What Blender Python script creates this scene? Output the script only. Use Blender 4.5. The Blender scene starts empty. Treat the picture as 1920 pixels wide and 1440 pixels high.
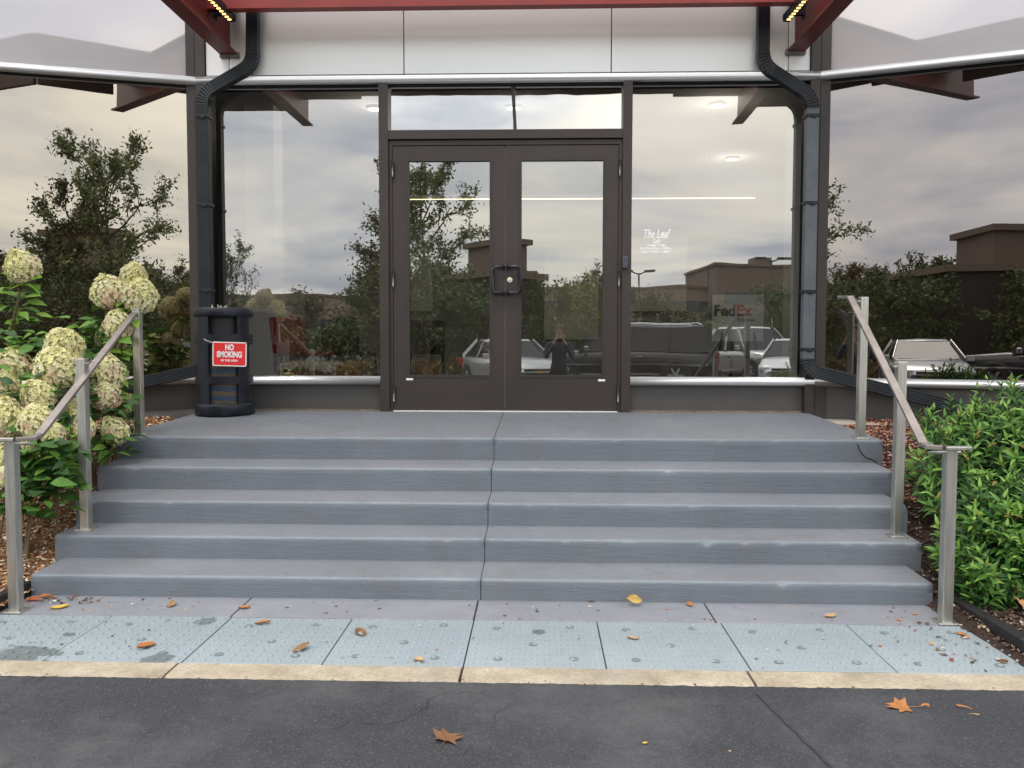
import bpy, math, random
from mathutils import Vector, Matrix, noise
random.seed(7)
D = bpy.data
SC = bpy.context.scene
COL = SC.collection

# ------------------------------------------------------------------ camera
F = 1551.0                      # focal length in pixels of the 1920 px wide photograph
CZ = 1.365
yaw = math.atan(50 / F)
pitch = math.atan(80 / F * math.cos(yaw))
roll = math.radians(0.08)
fwd = Vector((-math.sin(yaw) * math.cos(pitch), math.cos(yaw) * math.cos(pitch), -math.sin(pitch)))
rgt = fwd.cross(Vector((0, 0, 1))).normalized()
upv = rgt.cross(fwd)
rgt, upv = rgt * math.cos(roll) + upv * math.sin(roll), -rgt * math.sin(roll) + upv * math.cos(roll)
cam = D.objects.new('camera', D.cameras.new('camera'))
COL.objects.link(cam)
cam.matrix_world = Matrix((
    (rgt.x, upv.x, -fwd.x, 0), (rgt.y, upv.y, -fwd.y, 0), (rgt.z, upv.z, -fwd.z, CZ), (0, 0, 0, 1)))
cam.data.sensor_width = 36
cam.data.lens = F / 1920 * 36
cam.data.clip_start = 0.03
cam.data.clip_end = 2000
SC.camera = cam
CAMP = Vector((0, 0, CZ))

def ray(px, py):
    return fwd + rgt * ((px - 960) / F) + upv * ((720 - py) / F)
def at(px, py, Y):              # point of the plane y = Y seen at that pixel
    d = ray(px, py)
    return CAMP + d * (Y / d.y)
def atz(px, py, Z):
    d = ray(px, py)
    return CAMP + d * ((Z - CZ) / d.z)

# ------------------------------------------------------------------ world, sun, exposure
SUN_EL, SUN_AZ = math.radians(56), math.radians(200)   # azimuth clockwise from +Y: behind the photographer
w = D.worlds.new('World'); SC.world = w; w.use_nodes = True
nt = w.node_tree; N = nt.nodes; L = nt.links
N.clear()
out = N.new('ShaderNodeOutputWorld'); bg = N.new('ShaderNodeBackground')
bg.inputs['Strength'].default_value = 0.1
sky = N.new('ShaderNodeTexSky'); sky.sky_type = 'NISHITA'; sky.sun_disc = False
sky.sun_elevation = SUN_EL; sky.sun_rotation = SUN_AZ
sky.air_density = 1.0; sky.dust_density = 2.0
tc = N.new('ShaderNodeTexCoord'); sep = N.new('ShaderNodeSeparateXYZ')
L.new(tc.outputs['Generated'], sep.inputs[0])
def wmath(op, a, b=None, clamp=False):
    n = N.new('ShaderNodeMath'); n.operation = op; n.use_clamp = clamp
    for i, v in enumerate((a, b)):
        if v is None: continue
        if isinstance(v, (int, float)): n.inputs[i].default_value = v
        else: L.new(v, n.inputs[i])
    return n.outputs[0]
zc = wmath('ADD', wmath('MAXIMUM', sep.outputs[2], 0.0), 0.16)
comb = N.new('ShaderNodeCombineXYZ')
L.new(wmath('DIVIDE', sep.outputs[0], zc), comb.inputs[0])
L.new(wmath('DIVIDE', sep.outputs[1], zc), comb.inputs[1])
def wnoise(scale, detail, rough, off, dist=0.0, sx=1.0):
    mp = N.new('ShaderNodeMapping'); mp.inputs['Location'].default_value = off
    mp.inputs['Scale'].default_value = (sx, 1.0, 1.0)
    L.new(comb.outputs[0], mp.inputs[0])
    n = N.new('ShaderNodeTexNoise'); n.inputs['Scale'].default_value = scale
    n.inputs['Detail'].default_value = detail; n.inputs['Roughness'].default_value = rough
    n.inputs['Distortion'].default_value = dist
    L.new(mp.outputs[0], n.inputs['Vector'])
    return n.outputs[0]
def wramp(fac, stops):
    n = N.new('ShaderNodeValToRGB'); e = n.color_ramp.elements
    while len(e) < len(stops): e.new(0.5)
    for i, (p, c) in enumerate(stops):
        e[i].position = p; e[i].color = (*c, 1)
    L.new(fac, n.inputs[0]); return n.outputs[0]
n1 = wnoise(0.75, 9, 0.52, (3.1, 1.7, 0), 0.5, 0.8)
n2 = wnoise(0.5, 4, 0.5, (9.0, 4.0, 0), 0.0, 0.8)
n3 = wnoise(1.9, 6, 0.5, (1.5, 8.0, 0), 0.2, 0.5)
cl = wramp(n1, [(0.34, (0.36, 0.39, 0.46)), (0.45, (0.54, 0.555, 0.61)), (0.52, (0.76, 0.75, 0.745)), (0.60, (0.98, 0.92, 0.82)), (0.72, (1.08, 1.03, 0.95))])
mx = N.new('ShaderNodeMixRGB'); mx.blend_type = 'MULTIPLY'; mx.inputs[0].default_value = 1.0
L.new(cl, mx.inputs[1]); L.new(wramp(n3, [(0.3, (0.82, 0.83, 0.86)), (0.7, (1.1, 1.09, 1.06))]), mx.inputs[2])
zen = wmath('MULTIPLY_ADD', wmath('MAXIMUM', sep.outputs[2], 0.0), 16.0); 
zen.node.inputs[2].default_value = 18.0
mul = N.new('ShaderNodeVectorMath'); mul.operation = 'SCALE'; L.new(zen, mul.inputs['Scale'])
L.new(mx.outputs[0], mul.inputs[0])
mix = N.new('ShaderNodeMixRGB')
L.new(wramp(n2, [(0.35, (0.97,) * 3), (0.75, (0.72,) * 3)]), mix.inputs[0])
L.new(sky.outputs[0], mix.inputs[1]); L.new(mul.outputs[0], mix.inputs[2])
L.new(mix.outputs[0], bg.inputs['Color']); L.new(bg.outputs[0], out.inputs[0])

sl = D.lights.new('sun', 'SUN'); sl.energy = 1.3; sl.angle = math.radians(22); sl.color = (1.0, 0.94, 0.86)
so = D.objects.new('sun', sl); COL.objects.link(so)
sd = Vector((math.sin(SUN_AZ) * math.cos(SUN_EL), math.cos(SUN_AZ) * math.cos(SUN_EL), math.sin(SUN_EL)))
so.rotation_euler = sd.to_track_quat('Z', 'Y').to_euler()
vs = SC.view_settings
vs.view_transform = 'Standard'; vs.look = 'None'; vs.gamma = 1.0; vs.exposure = 0.14
vs.use_curve_mapping = False
SC.cycles.max_bounces = 10; SC.cycles.transparent_max_bounces = 16; SC.cycles.glossy_bounces = 5
SC.cycles.diffuse_bounces = 3
SC.cycles.sample_clamp_indirect = 6.0

# ------------------------------------------------------------------ mesh helpers
GLASSES = set()
class MB:
    def __init__(s): s.v = []; s.f = []; s.c = []; s.mi = []; s.sm = []; s.m = 0; s.smooth = False; s.col = (1, 1, 1)
    def face(s, idx):
        s.f.append(tuple(idx)); s.c.append(s.col); s.mi.append(s.m); s.sm.append(s.smooth)
    def poly(s, pts):
        b = len(s.v); s.v += [tuple(p) for p in pts]; s.face(range(b, b + len(pts)))
    def grid(s, rows, closed=False, wrap=False):
        b = len(s.v); n = len(rows[0])
        for r in rows: s.v += [tuple(p) for p in r]
        R = len(rows)
        for i in range(R if wrap else R - 1):
            for j in range(n if closed else n - 1):
                i2 = (i + 1) % R
                s.face((b + i * n + j, b + i * n + (j + 1) % n, b + i2 * n + (j + 1) % n, b + i2 * n + j))
        return b
    def box(s, x0, x1, y0, y1, z0, z1, M=None):
        P = [Vector((x, y, z)) for z in (z0, z1) for y in (y0, y1) for x in (x0, x1)]
        if M: P = [M @ p for p in P]
        b = len(s.v); s.v += [tuple(p) for p in P]
        for q in ((0, 2, 3, 1), (4, 5, 7, 6), (0, 1, 5, 4), (2, 6, 7, 3), (0, 4, 6, 2), (1, 3, 7, 5)):
            s.face([b + k for k in q])
    def prism(s, poly, h0, h1, fn):      # poly of 2d points, fn(a, b, h) -> 3d
        n = len(poly); b = len(s.v)
        for h in (h0, h1): s.v += [tuple(fn(p[0], p[1], h)) for p in poly]
        s.face([b + k for k in reversed(range(n))]); s.face([b + n + k for k in range(n)])
        for k in range(n): s.face((b + k, b + (k + 1) % n, b + n + (k + 1) % n, b + n + k))
    def sweep(s, path, prof, up=Vector((0, 0, 1)), caps=True, scl=None):
        path = [Vector(p) for p in path]; rows = []; T0 = None
        for i, p in enumerate(path):
            a = path[max(i - 1, 0)]; c = path[min(i + 1, len(path) - 1)]
            t = (c - a).normalized()
            side = t.cross(up)
            if side.length < 1e-3: side = T0 if T0 else t.orthogonal()
            side.normalize(); T0 = side
            u = side.cross(t).normalized()
            k = 1.0
            if 0 < i < len(path) - 1:
                ca = (p - a).normalized().dot((c - p).normalized()); k = 1 / math.sqrt(max((1 + ca) / 2, .3))
            sc = scl[i] if scl else 1.0
            rows.append([p + (side * q[0] * k + u * q[1]) * sc for q in prof])
        b = s.grid(rows, closed=True)
        n = len(prof)
        if caps:
            s.face([b + k for k in range(n)]); e = b + (len(path) - 1) * n
            s.face([e + k for k in reversed(range(n))])
    def tube(s, path, r, n=8, scl=None, caps=True, up=Vector((0, 0, 1))):
        sm = s.smooth; s.smooth = True
        s.sweep(path, [(r * math.cos(2 * math.pi * k / n), r * math.sin(2 * math.pi * k / n)) for k in range(n)], caps=caps, scl=scl, up=up)
        s.smooth = sm
    def lathe(s, prof, n=32, M=None):
        rows = []
        for r, z in prof:
            row = [Vector((r * math.cos(2 * math.pi * k / n), r * math.sin(2 * math.pi * k / n), z)) for k in range(n)]
            if M: row = [M @ p for p in row]
            rows.append(row)
        s.grid(rows, closed=True)
    def mesh(s, name, mats):
        me = D.meshes.new(name); me.from_pydata(s.v, [], s.f)
        if not isinstance(mats, (list, tuple)) and mats in GLASSES: mats = [mats, M_CLEAR]; s.mi = [0 if i == 2 else 1 for i in range(len(s.f))]
        for m in (mats if isinstance(mats, (list, tuple)) else [mats]): me.materials.append(m)
        me.polygons.foreach_set('material_index', s.mi)
        me.polygons.foreach_set('use_smooth', s.sm)
        if any(c != (1, 1, 1) for c in s.c):
            ca = me.color_attributes.new('Col', 'FLOAT_COLOR', 'CORNER'); buf = []
            for f, c in zip(s.f, s.c): buf += (list(c) + [1.0]) * len(f)
            ca.data.foreach_set('color', buf)
        me.update(); return me
    def obj(s, name, mats, parent=None, bevel=0, recalc=False, seg=2):
        me = s.mesh(name, mats)
        return link(name, me, parent, bevel, seg)

def link(name, me, parent=None, bevel=0, seg=2):
    o = D.objects.new(name, me); COL.objects.link(o)
    if parent: o.parent = parent
    if bevel:
        m = o.modifiers.new('bevel', 'BEVEL'); m.width = bevel; m.segments = seg; m.limit_method = 'ANGLE'; m.angle_limit = 0.6
    return o
def tag(o, label=None, cat=None, group=None, kind=None):
    if label: o['label'] = label
    if cat: o['category'] = cat
    if group: o['group'] = group
    if kind: o['kind'] = kind
    return o
def thing(name, label, cat, loc=(0, 0, 0), rz=0, group=None):
    o = D.objects.new(name, None); COL.objects.link(o); o.location = loc; o.rotation_euler = (0, 0, rz)
    o.empty_display_size = 0.1
    return tag(o, label, cat, group)
def box(name, x0, x1, y0, y1, z0, z1, mat, parent=None, bevel=0, M=None):
    b = MB(); b.box(x0, x1, y0, y1, z0, z1, M); return b.obj(name, mat, parent, bevel)
def copy_tree(o, parent=None):
    c = o.copy(); COL.objects.link(c); c.parent = parent
    for ch in o.children: copy_tree(ch, c)
    return c

# ------------------------------------------------------------------ materials
class Mat:
    def __init__(s, name):
        s.m = D.materials.new(name); s.m.use_nodes = True; s.nt = s.m.node_tree; s.N = s.nt.nodes; s.L = s.nt.links
        s.b = s.N['Principled BSDF']
        s.tc = s.N.new('ShaderNodeTexCoord')
    def set(s, **k):
        for n, v in k.items():
            i = s.b.inputs[n.replace('_', ' ')]
            if hasattr(v, 'is_linked'): s.L.new(v, i)
            elif isinstance(v, tuple): i.default_value = (*v, 1) if len(v) == 3 else v
            else: i.default_value = v
        return s
    def noise(s, scale, detail=4, rough=.5, stretch=(1, 1, 1), dist=0, coord='Object', loc=(0, 0, 0)):
        mp = s.N.new('ShaderNodeMapping'); mp.inputs['Scale'].default_value = stretch; mp.inputs['Location'].default_value = loc
        s.L.new(s.tc.outputs[coord], mp.inputs[0])
        n = s.N.new('ShaderNodeTexNoise'); n.inputs['Scale'].default_value = scale; n.inputs['Detail'].default_value = detail
        n.inputs['Roughness'].default_value = rough; n.inputs['Distortion'].default_value = dist
        s.L.new(mp.outputs[0], n.inputs['Vector']); return n.outputs[0]
    def voro(s, scale, feature='F1', out='Distance', stretch=(1, 1, 1)):
        mp = s.N.new('ShaderNodeMapping'); mp.inputs['Scale'].default_value = stretch
        s.L.new(s.tc.outputs['Object'], mp.inputs[0])
        n = s.N.new('ShaderNodeTexVoronoi'); n.feature = feature; n.inputs['Scale'].default_value = scale
        s.L.new(mp.outputs[0], n.inputs['Vector']); return n.outputs[out]
    def ramp(s, fac, stops):
        n = s.N.new('ShaderNodeValToRGB'); e = n.color_ramp.elements
        while len(e) < len(stops): e.new(0.5)
        for i, (p, c) in enumerate(stops):
            e[i].position = p; e[i].color = (c, c, c, 1) if isinstance(c, (int, float)) else (*c, 1)
        s.L.new(fac, n.inputs[0]); return n.outputs[0]
    def mix(s, fac, a, b, mode='MIX'):
        n = s.N.new('ShaderNodeMixRGB'); n.blend_type = mode
        for i, v in enumerate((fac, a, b)):
            if isinstance(v, (int, float)): n.inputs[i].default_value = v if i == 0 else (v, v, v, 1)
            elif isinstance(v, tuple): n.inputs[i].default_value = (*v, 1)
            else: s.L.new(v, n.inputs[i])
        return n.outputs[0]
    def math(s, op, a, b=0.0):
        n = s.N.new('ShaderNodeMath'); n.operation = op
        for i, v in enumerate((a, b)):
            if isinstance(v, (int, float)): n.inputs[i].default_value = v
            else: s.L.new(v, n.inputs[i])
        return n.outputs[0]
    def bump(s, h, strength=.3, dist=.01):
        n = s.N.new('ShaderNodeBump'); n.inputs['Strength'].default_value = strength; n.inputs['Distance'].default_value = dist
        s.L.new(h, n.inputs['Height']); s.L.new(n.outputs[0], s.b.inputs['Normal']); return n.outputs[0]
    def attr(s, name='Col'):
        n = s.N.new('ShaderNodeAttribute'); n.attribute_name = name; return n.outputs['Color']
    def rnd(s):
        return s.N.new('ShaderNodeObjectInfo').outputs['Random']

def simple(name, col, rough=.5, metal=0.0, nscale=None, var=.12, bump=None, bscale=60, **k):
    m = Mat(name); m.set(Base_Color=col, Roughness=rough, Metallic=metal, **k)
    if nscale:
        n = m.noise(nscale, 5, .55)
        m.set(Base_Color=m.ramp(n, [(.3, tuple(c * (1 - var) for c in col)), (.7, tuple(min(1, c * (1 + var)) for c in col))]))
    if bump: m.bump(m.noise(bscale, 4), bump, .004)
    return m.m

# painted concrete of the steps
def painted(name, base, dark, light, streak=True):
    m = Mat(name)
    a = m.noise(1.6, 6, .6); c = m.ramp(a, [(.3, dark), (.55, base), (.8, light)])
    s_ = m.noise(9, 6, .7, (0.35, 4, 10)); c = m.mix(m.ramp(s_, [(.5, 0.0), (.75, .30)]), c, light)
    sc = m.noise(70, 5, .75, (.25, 1, 1.5)); c = m.mix(m.ramp(sc, [(.63, 0.0), (.70, .55)]), c, tuple(min(1, x * 1.7) for x in light))
    st = m.noise(3.5, 7, .7, loc=(5, 2, 1)); c = m.mix(m.ramp(st, [(.54, 0.0), (.72, .45)]), c, (0.15, 0.14, 0.13)); c = m.mix(m.ramp(m.noise(24, 6, .75, loc=(1, 4, 2)), [(.60, 0.0), (.74, .5)]), c, dark)
    n = m.N.new('ShaderNodeNewGeometry'); sp = m.N.new('ShaderNodeSeparateXYZ'); m.L.new(n.outputs['Normal'], sp.inputs[0])
    m.set(Base_Color=c, Roughness=m.ramp(m.noise(14, 4), [(.3, .42), (.7, .62)]))
    h = m.math('ADD', m.noise(11, 8, .65, (.5, 2.5, 6)), m.math('MULTIPLY', m.noise(120, 3), .35))
    m.bump(h, .55, .006)
    return m.m
M_STEP = painted('painted_concrete', (.150, .172, .198), (.132, .152, .178), (.178, .200, .226))
M_EDGE = painted('worn_step_edge', (.19, .218, .25), (.155, .18, .208), (.27, .30, .335))
M_TREAD = painted('brightened_tread', (.190, .203, .226), (.165, .178, .200), (.228, .240, .262))  # dusty, less blue treads, lifted paler: light from above put into the colour
M_WALK = painted('walk_paint', (.235, .245, .275), (.20, .21, .24), (.28, .29, .32))

m = Mat('tactile_polymer')
c = m.ramp(m.noise(1.1, 6, .65), [(.3, (.225, .268, .29)), (.55, (.285, .333, .36)), (.8, (.345, .39, .415))])
wear = m.noise(2.6, 7, .72, loc=(2.3, 7.7, 0)); c = m.mix(m.ramp(wear, [(.615, 0.0), (.645, .7)]), c, (.12, .145, .15))
geo_ = m.N.new('ShaderNodeNewGeometry'); msk = None
for (px_, py_, r_) in ((40, 1230, .20), (300, 1236, .10), (385, 1167, .07), (1010, 1186, .05), (130, 1190, .04)):
    q_ = atz(px_, py_, 0); d_ = m.N.new('ShaderNodeVectorMath'); d_.operation = 'DISTANCE'; m.L.new(geo_.outputs['Position'], d_.inputs[0]); d_.inputs[1].default_value = tuple(q_)
    t_ = m.math('SUBTRACT', 1.0, m.math('DIVIDE', d_.outputs['Value'], r_)); msk = t_ if msk is None else m.math('MAXIMUM', msk, t_)
msk = m.math('ADD', msk, m.math('MULTIPLY', m.math('SUBTRACT', m.noise(9, 6, .7, (.5, 1.2, 1), loc=(3, 3, 0)), .5), 2.2))
c = m.mix(m.ramp(msk, [(.28, 0.0), (.34, .85)]), c, (.085, .10, .098))
c = m.mix(m.ramp(m.noise(45, 4, .7), [(.60, 0.0), (.75, .35)]), c, (.55, .6, .62))
c = m.mix(m.math('MULTIPLY', m.rnd(), .22), c, (.24, .31, .34))
m.set(Base_Color=c, Roughness=.55); m.bump(m.noise(90, 5), .35, .002); M_TILE = m.m
M_ANCHOR = simple('tile_anchor', (.165, .20, .215), .6, nscale=20)

m = Mat('kerb_concrete')
c = m.ramp(m.noise(5, 8, .7), [(.25, (.24, .20, .14)), (.5, (.42, .36, .27)), (.75, (.56, .51, .42))])
c = m.mix(m.ramp(m.noise(60, 5, .7), [(.35, .35), (.55, 0.0)]), c, (.16, .12, .08))
c = m.mix(m.ramp(m.noise(2.2, 5, .6, loc=(3, 3, 0)), [(.52, 0.0), (.7, .5)]), c, (.20, .19, .15))
m.set(Base_Color=c, Roughness=.85); m.bump(m.noise(80, 6, .7), .6, .004); M_KERB = m.m

m = Mat('asphalt')
a = m.noise(.55, 8, .62); c = m.ramp(a, [(.3, (.025, .029, .038)), (.55, (.039, .043, .053)), (.8, (.062, .066, .075))])
v = m.voro(230, out='Color'); sv = m.N.new('ShaderNodeSeparateColor'); m.L.new(v, sv.inputs[0])
c = m.mix(m.ramp(sv.outputs[0], [(.0, .0), (.62, .05), (.94, .14), (1.0, .55)]), c, (.23, .22, .21))
c = m.mix(m.ramp(sv.outputs[1], [(.55, .0), (.9, .6)]), c, (.016, .017, .02))
wornp = m.noise(1.3, 9, .72, loc=(4, 1, 0)); c = m.mix(m.ramp(wornp, [(.47, 0.0), (.66, .65)]), c, (.105, .107, .112)); c = m.mix(m.ramp(m.noise(38, 6, .8, loc=(2, 9, 0)), [(.52, 0.0), (.68, .5)]), c, (.022, .023, .027))
streak = m.noise(3, 6, .6, (.25, 1, 1), loc=(1, 5, 0)); c = m.mix(m.ramp(streak, [(.58, 0.0), (.72, .25)]), c, (.14, .135, .13))
# cracks
cr = m.N.new('ShaderNodeTexVoronoi'); cr.feature = 'DISTANCE_TO_EDGE'; cr.inputs['Scale'].default_value = .9
nz = m.N.new('ShaderNodeTexNoise'); nz.inputs['Scale'].default_value = 2.5; nz.inputs['Detail'].default_value = 7
va = m.N.new('ShaderNodeVectorMath'); va.operation = 'MULTIPLY_ADD'; va.inputs[1].default_value = (.5, .5, .5)
m.L.new(m.tc.outputs['Object'], nz.inputs['Vector']); m.L.new(nz.outputs['Color'], va.inputs[0]); m.L.new(m.tc.outputs['Object'], va.inputs[2])
m.L.new(va.outputs[0], cr.inputs['Vector'])
crk = m.ramp(cr.outputs['Distance'], [(.0, 1.0), (.006, .0)])
crk = m.math('MULTIPLY', crk, m.ramp(m.noise(1.1, 3, .5, loc=(7, 3, 0)), [(.60, 0.0), (.66, .7)]))
c = m.mix(crk, c, (.012, .012, .013))
m.set(Base_Color=c, Roughness=.82)
h = m.math('SUBTRACT', m.math('ADD', m.noise(200, 3, .6), m.math('MULTIPLY', sv.outputs[0], .6)), m.math('MULTIPLY', crk, 2.0))
m.bump(h, .9, .004); M_ASPH = m.m

M_BRONZE = simple('bronze_aluminium', (.052, .043, .039), .42, .35, nscale=3, var=.10, bump=.05, bscale=300)
M_BRONZE2 = simple('dark_corner_post', (.042, .036, .033), .45, .25, nscale=4)
M_GASKET = simple('gasket', (.012, .012, .013), .6)
M_BASEW = simple('grey_base_panel', (.085, .082, .078), .5, .2, nscale=7, var=.07, bump=.05)
M_GREYF = simple('footing_cover', (.085, .080, .072), .75, 0, nscale=8, var=.2, bump=.2)
m = Mat('brushed_rail'); m.set(Base_Color=(.86, .86, .85), Metallic=.85, Roughness=m.ramp(m.noise(30, 3, .5, (.05, 1, 1)), [(.3, .30), (.7, .42)])); M_RAILAL = m.m
m = Mat('silver_panel'); n_ = m.noise(.9, 4)
m.set(Base_Color=m.ramp(n_, [(.3, (.80, .83, .80)), (.7, (.85, .88, .85))]), Metallic=.55, Roughness=.38)
m.bump(m.noise(260, 2), .04, .001); M_PANEL = m.m
M_PANELW = simple('white_corner_panel', (.84, .84, .84), .4, .15)
m = Mat('red_steel'); m.set(Base_Color=m.ramp(m.noise(5, 6), [(.3, (.235, .026, .020)), (.7, (.30, .036, .027))]), Roughness=.42); m.bump(m.noise(150, 3), .05, .002); M_RED = m.m
M_RED2 = simple('shaded_red_steel', (.135, .020, .017), .45, nscale=4, var=.15)  # beam red darkened: shade under the canopy put into the colour
M_CAULK = simple('grey_sealant', (.20, .18, .165), .8, nscale=30, var=.3, bump=.3)
m = Mat('downspout_metal'); m.set(Base_Color=m.ramp(m.noise(6, 6, .6), [(.3, (.007, .010, .013)), (.75, (.018, .023, .028))]), Specular_IOR_Level=.3, Roughness=.42); M_SPOUT = m.m
m = Mat('downspout_lit'); m.set(Base_Color=m.ramp(m.noise(6, 6, .6), [(.3, (.07, .085, .10)), (.75, (.11, .125, .14))]), Roughness=.45); M_SPOUT2 = m.m  # greyer copy of the black pipe, light on its face put into the colour
m = Mat('stainless')
m.set(Base_Color=m.ramp(m.noise(18, 5, .6, (6, 6, .25)), [(.3, (.46, .45, .41)), (.7, (.66, .65, .61))]), Metallic=.9,
      Roughness=m.ramp(m.noise(60, 4, .5, (4, 4, .2)), [(.3, .28), (.7, .42)])); M_STEEL = m.m
m = Mat('worn_handrail'); m.set(Base_Color=m.ramp(m.noise(9, 5), [(.3, (.24, .21, .195)), (.7, (.33, .30, .28))]), Metallic=.6, Roughness=.42); M_GRIP = m.m
M_BLACK = simple('black_gloss', (.012, .013, .016), .25, 0, nscale=20)
m = Mat('can_metal')
c = m.ramp(m.noise(8, 5), [(.3, (.006, .008, .013)), (.7, (.014, .018, .027))]); c = m.mix(m.ramp(m.noise(14, 6, .7), [(.62, 0.0), (.7, .35)]), c, (.09, .10, .12))
m.set(Base_Color=c, Roughness=.42, Specular_IOR_Level=.35); M_CAN = m.m
m = Mat('can_mesh')   # perforated liner with blue and tan waves printed on it
vo = m.voro(95)
wv = m.N.new('ShaderNodeTexWave'); wv.wave_type = 'BANDS'; wv.bands_direction = 'Z'; wv.inputs['Scale'].default_value = 4.2
wv.inputs['Distortion'].default_value = 1.2; wv.inputs['Detail'].default_value = 0; m.L.new(m.tc.outputs['Object'], wv.inputs[0])
c = m.ramp(wv.outputs['Color'], [(.35, (.014, .04, .085)), (.5, (.025, .03, .033)), (.65, (.085, .06, .035))])
c = m.mix(m.ramp(vo, [(.25, 1.0), (.4, 0.0)]), c, (.004, .004, .005)); m.set(Base_Color=c, Roughness=.5); M_CANMESH = m.m
M_REDSIGN = simple('sign_red', (.78, .035, .04), .4)
M_WHITE = simple('white_print', (.82, .82, .80), .5)
M_WHITETXT = simple('white_letter', (.93, .93, .93), .6)
M_IVORY = simple('ivory_plastic', (.75, .70, .55), .5)
m = Mat('led_lamp'); m.set(Base_Color=(.9, .6, .25), Emission_Color=(1.0, .62, .22), Emission_Strength=2.5); M_LED = m.m
m = Mat('warm_lamp'); m.set(Base_Color=(.9, .8, .6), Emission_Color=(1.0, .74, .42), Emission_Strength=4.0); M_LAMP = m.m
M_EDGING = simple('black_edging', (.014, .013, .013), .55, nscale=9, var=.3, bump=.2)

def soilmat(name, stops, sc=40):
    m = Mat(name); m.set(Base_Color=m.ramp(m.noise(sc, 8, .75), stops), Roughness=.95); m.bump(m.noise(sc * 1.5, 6, .7), 1.0, .02); return m.m
M_SOIL_L = soilmat('mulch_soil', [(.3, (.05, .025, .012)), (.5, (.20, .10, .045)), (.7, (.42, .28, .15))])
M_SOIL_R = soilmat('dark_mulch', [(.3, (.012, .007, .005)), (.5, (.04, .022, .015)), (.7, (.11, .06, .04))])
def attrmat(name, rough=.8, trans=0.0, bump=None, mulv=1.0, spec=.5):
    m = Mat(name); c = m.attr()
    v = m.noise(25, 4, .6); c = m.mix(1.0, c, m.ramp(v, [(.3, .75), (.7, 1.2)]), 'MULTIPLY')
    m.set(Base_Color=c, Roughness=rough, Specular_IOR_Level=spec)
    if trans:
        t = m.N.new('ShaderNodeBsdfTranslucent'); m.L.new(c, t.inputs[0])
        ms = m.N.new('ShaderNodeMixShader'); ms.inputs[0].default_value = trans
        m.L.new(m.b.outputs[0], ms.inputs[1]); m.L.new(t.outputs[0], ms.inputs[2])
        m.L.new(ms.outputs[0], m.N['Material Output'].inputs[0])
    if bump: m.bump(m.noise(bump, 5), .3, .004)
    return m.m
M_CHIP = attrmat('wood_chips', .9)
M_PETAL = attrmat('petals', .75, .25)
M_LEAF = attrmat('leaf', .52, .22, spec=.35)
M_TREELEAF = attrmat('tree_leaf', .6, .25)
M_DEADLEAF = attrmat('dead_leaf', .75, .1)
M_BARK = simple('bark', (.11, .085, .062), .9, nscale=20, var=.35, bump=.6, bscale=40)
M_STEM = simple('stem', (.13, .10, .05), .8, nscale=20)

def glassmat(name, refl, tint, fac, wave=.0006, rough=0.0, body=None, loc=(0, 0, 0), scale=1.3):
    m = D.materials.new(name); m.use_nodes = True; nt = m.node_tree; N = nt.nodes; L = nt.links; N.clear()
    o = N.new('ShaderNodeOutputMaterial'); ms = N.new('ShaderNodeMixShader'); g = N.new('ShaderNodeBsdfGlossy')
    g.inputs['Color'].default_value = (*refl, 1); g.inputs['Roughness'].default_value = rough
    if body:
        t = N.new('ShaderNodeBsdfDiffuse'); t.inputs[0].default_value = (*body, 1)
    else:
        t = N.new('ShaderNodeBsdfTransparent'); t.inputs[0].default_value = (*tint, 1)
    lw = N.new('ShaderNodeLayerWeight'); lw.inputs[0].default_value = .35
    mp = N.new('ShaderNodeMath'); mp.operation = 'MULTIPLY_ADD'; mp.inputs[1].default_value = 1 - fac; mp.inputs[2].default_value = fac
    L.new(lw.outputs['Fresnel'], mp.inputs[0]); L.new(mp.outputs[0], ms.inputs[0])
    tcn = N.new('ShaderNodeTexCoord'); mpp = N.new('ShaderNodeMapping'); mpp.inputs['Location'].default_value = loc
    mpp.inputs['Scale'].default_value = (1, 1, .8)
    nz = N.new('ShaderNodeTexNoise'); nz.inputs['Scale'].default_value = scale; nz.inputs['Detail'].default_value = 1.5
    L.new(tcn.outputs['Object'], mpp.inputs[0]); L.new(mpp.outputs[0], nz.inputs['Vector'])
    bp = N.new('ShaderNodeBump'); bp.inputs['Strength'].default_value = 1.0; bp.inputs['Distance'].default_value = wave
    L.new(nz.outputs[0], bp.inputs['Height']); L.new(bp.outputs[0], g.inputs['Normal'])
    L.new(t.outputs[0], ms.inputs[1]); L.new(g.outputs[0], ms.inputs[2]); L.new(ms.outputs[0], o.inputs[0])
    return m
M_GLASS_W = glassmat('window_glass', (.78, .78, .77), (.86, .86, .84), .40, .0018, loc=(2, 0, 1))
M_GLASS_D = glassmat('door_glass', (.74, .75, .73), (.88, .90, .86), .40, .0003)
M_GLASS_T = glassmat('transom_glass', (.84, .85, .83), (.60, .60, .59), .60, .0012, scale=2.5)
M_GLASS_SL = glassmat('left_tinted_glass', (.68, .65, .58), (.40, .35, .30), .50, .0008, loc=(5, 1, 2))
M_GLASS_SR = glassmat('right_tinted_glass', (.60, .57, .555), (.40, .34, .30), .44, .0006, loc=(8, 3, 2))
M_GLASS_UP = glassmat('upper_spandrel_glass', (.62, .60, .61), None, .30, .0010, body=(.62, .605, .61), rough=.03)
M_CLEAR = D.materials.new('clear_glass_body'); M_CLEAR.use_nodes = True
_n = M_CLEAR.node_tree.nodes; _n.clear(); _o = _n.new('ShaderNodeOutputMaterial'); _t = _n.new('ShaderNodeBsdfTransparent'); _t.inputs[0].default_value = (.97, .98, .97, 1)
M_CLEAR.node_tree.links.new(_t.outputs[0], _o.inputs[0])
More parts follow.
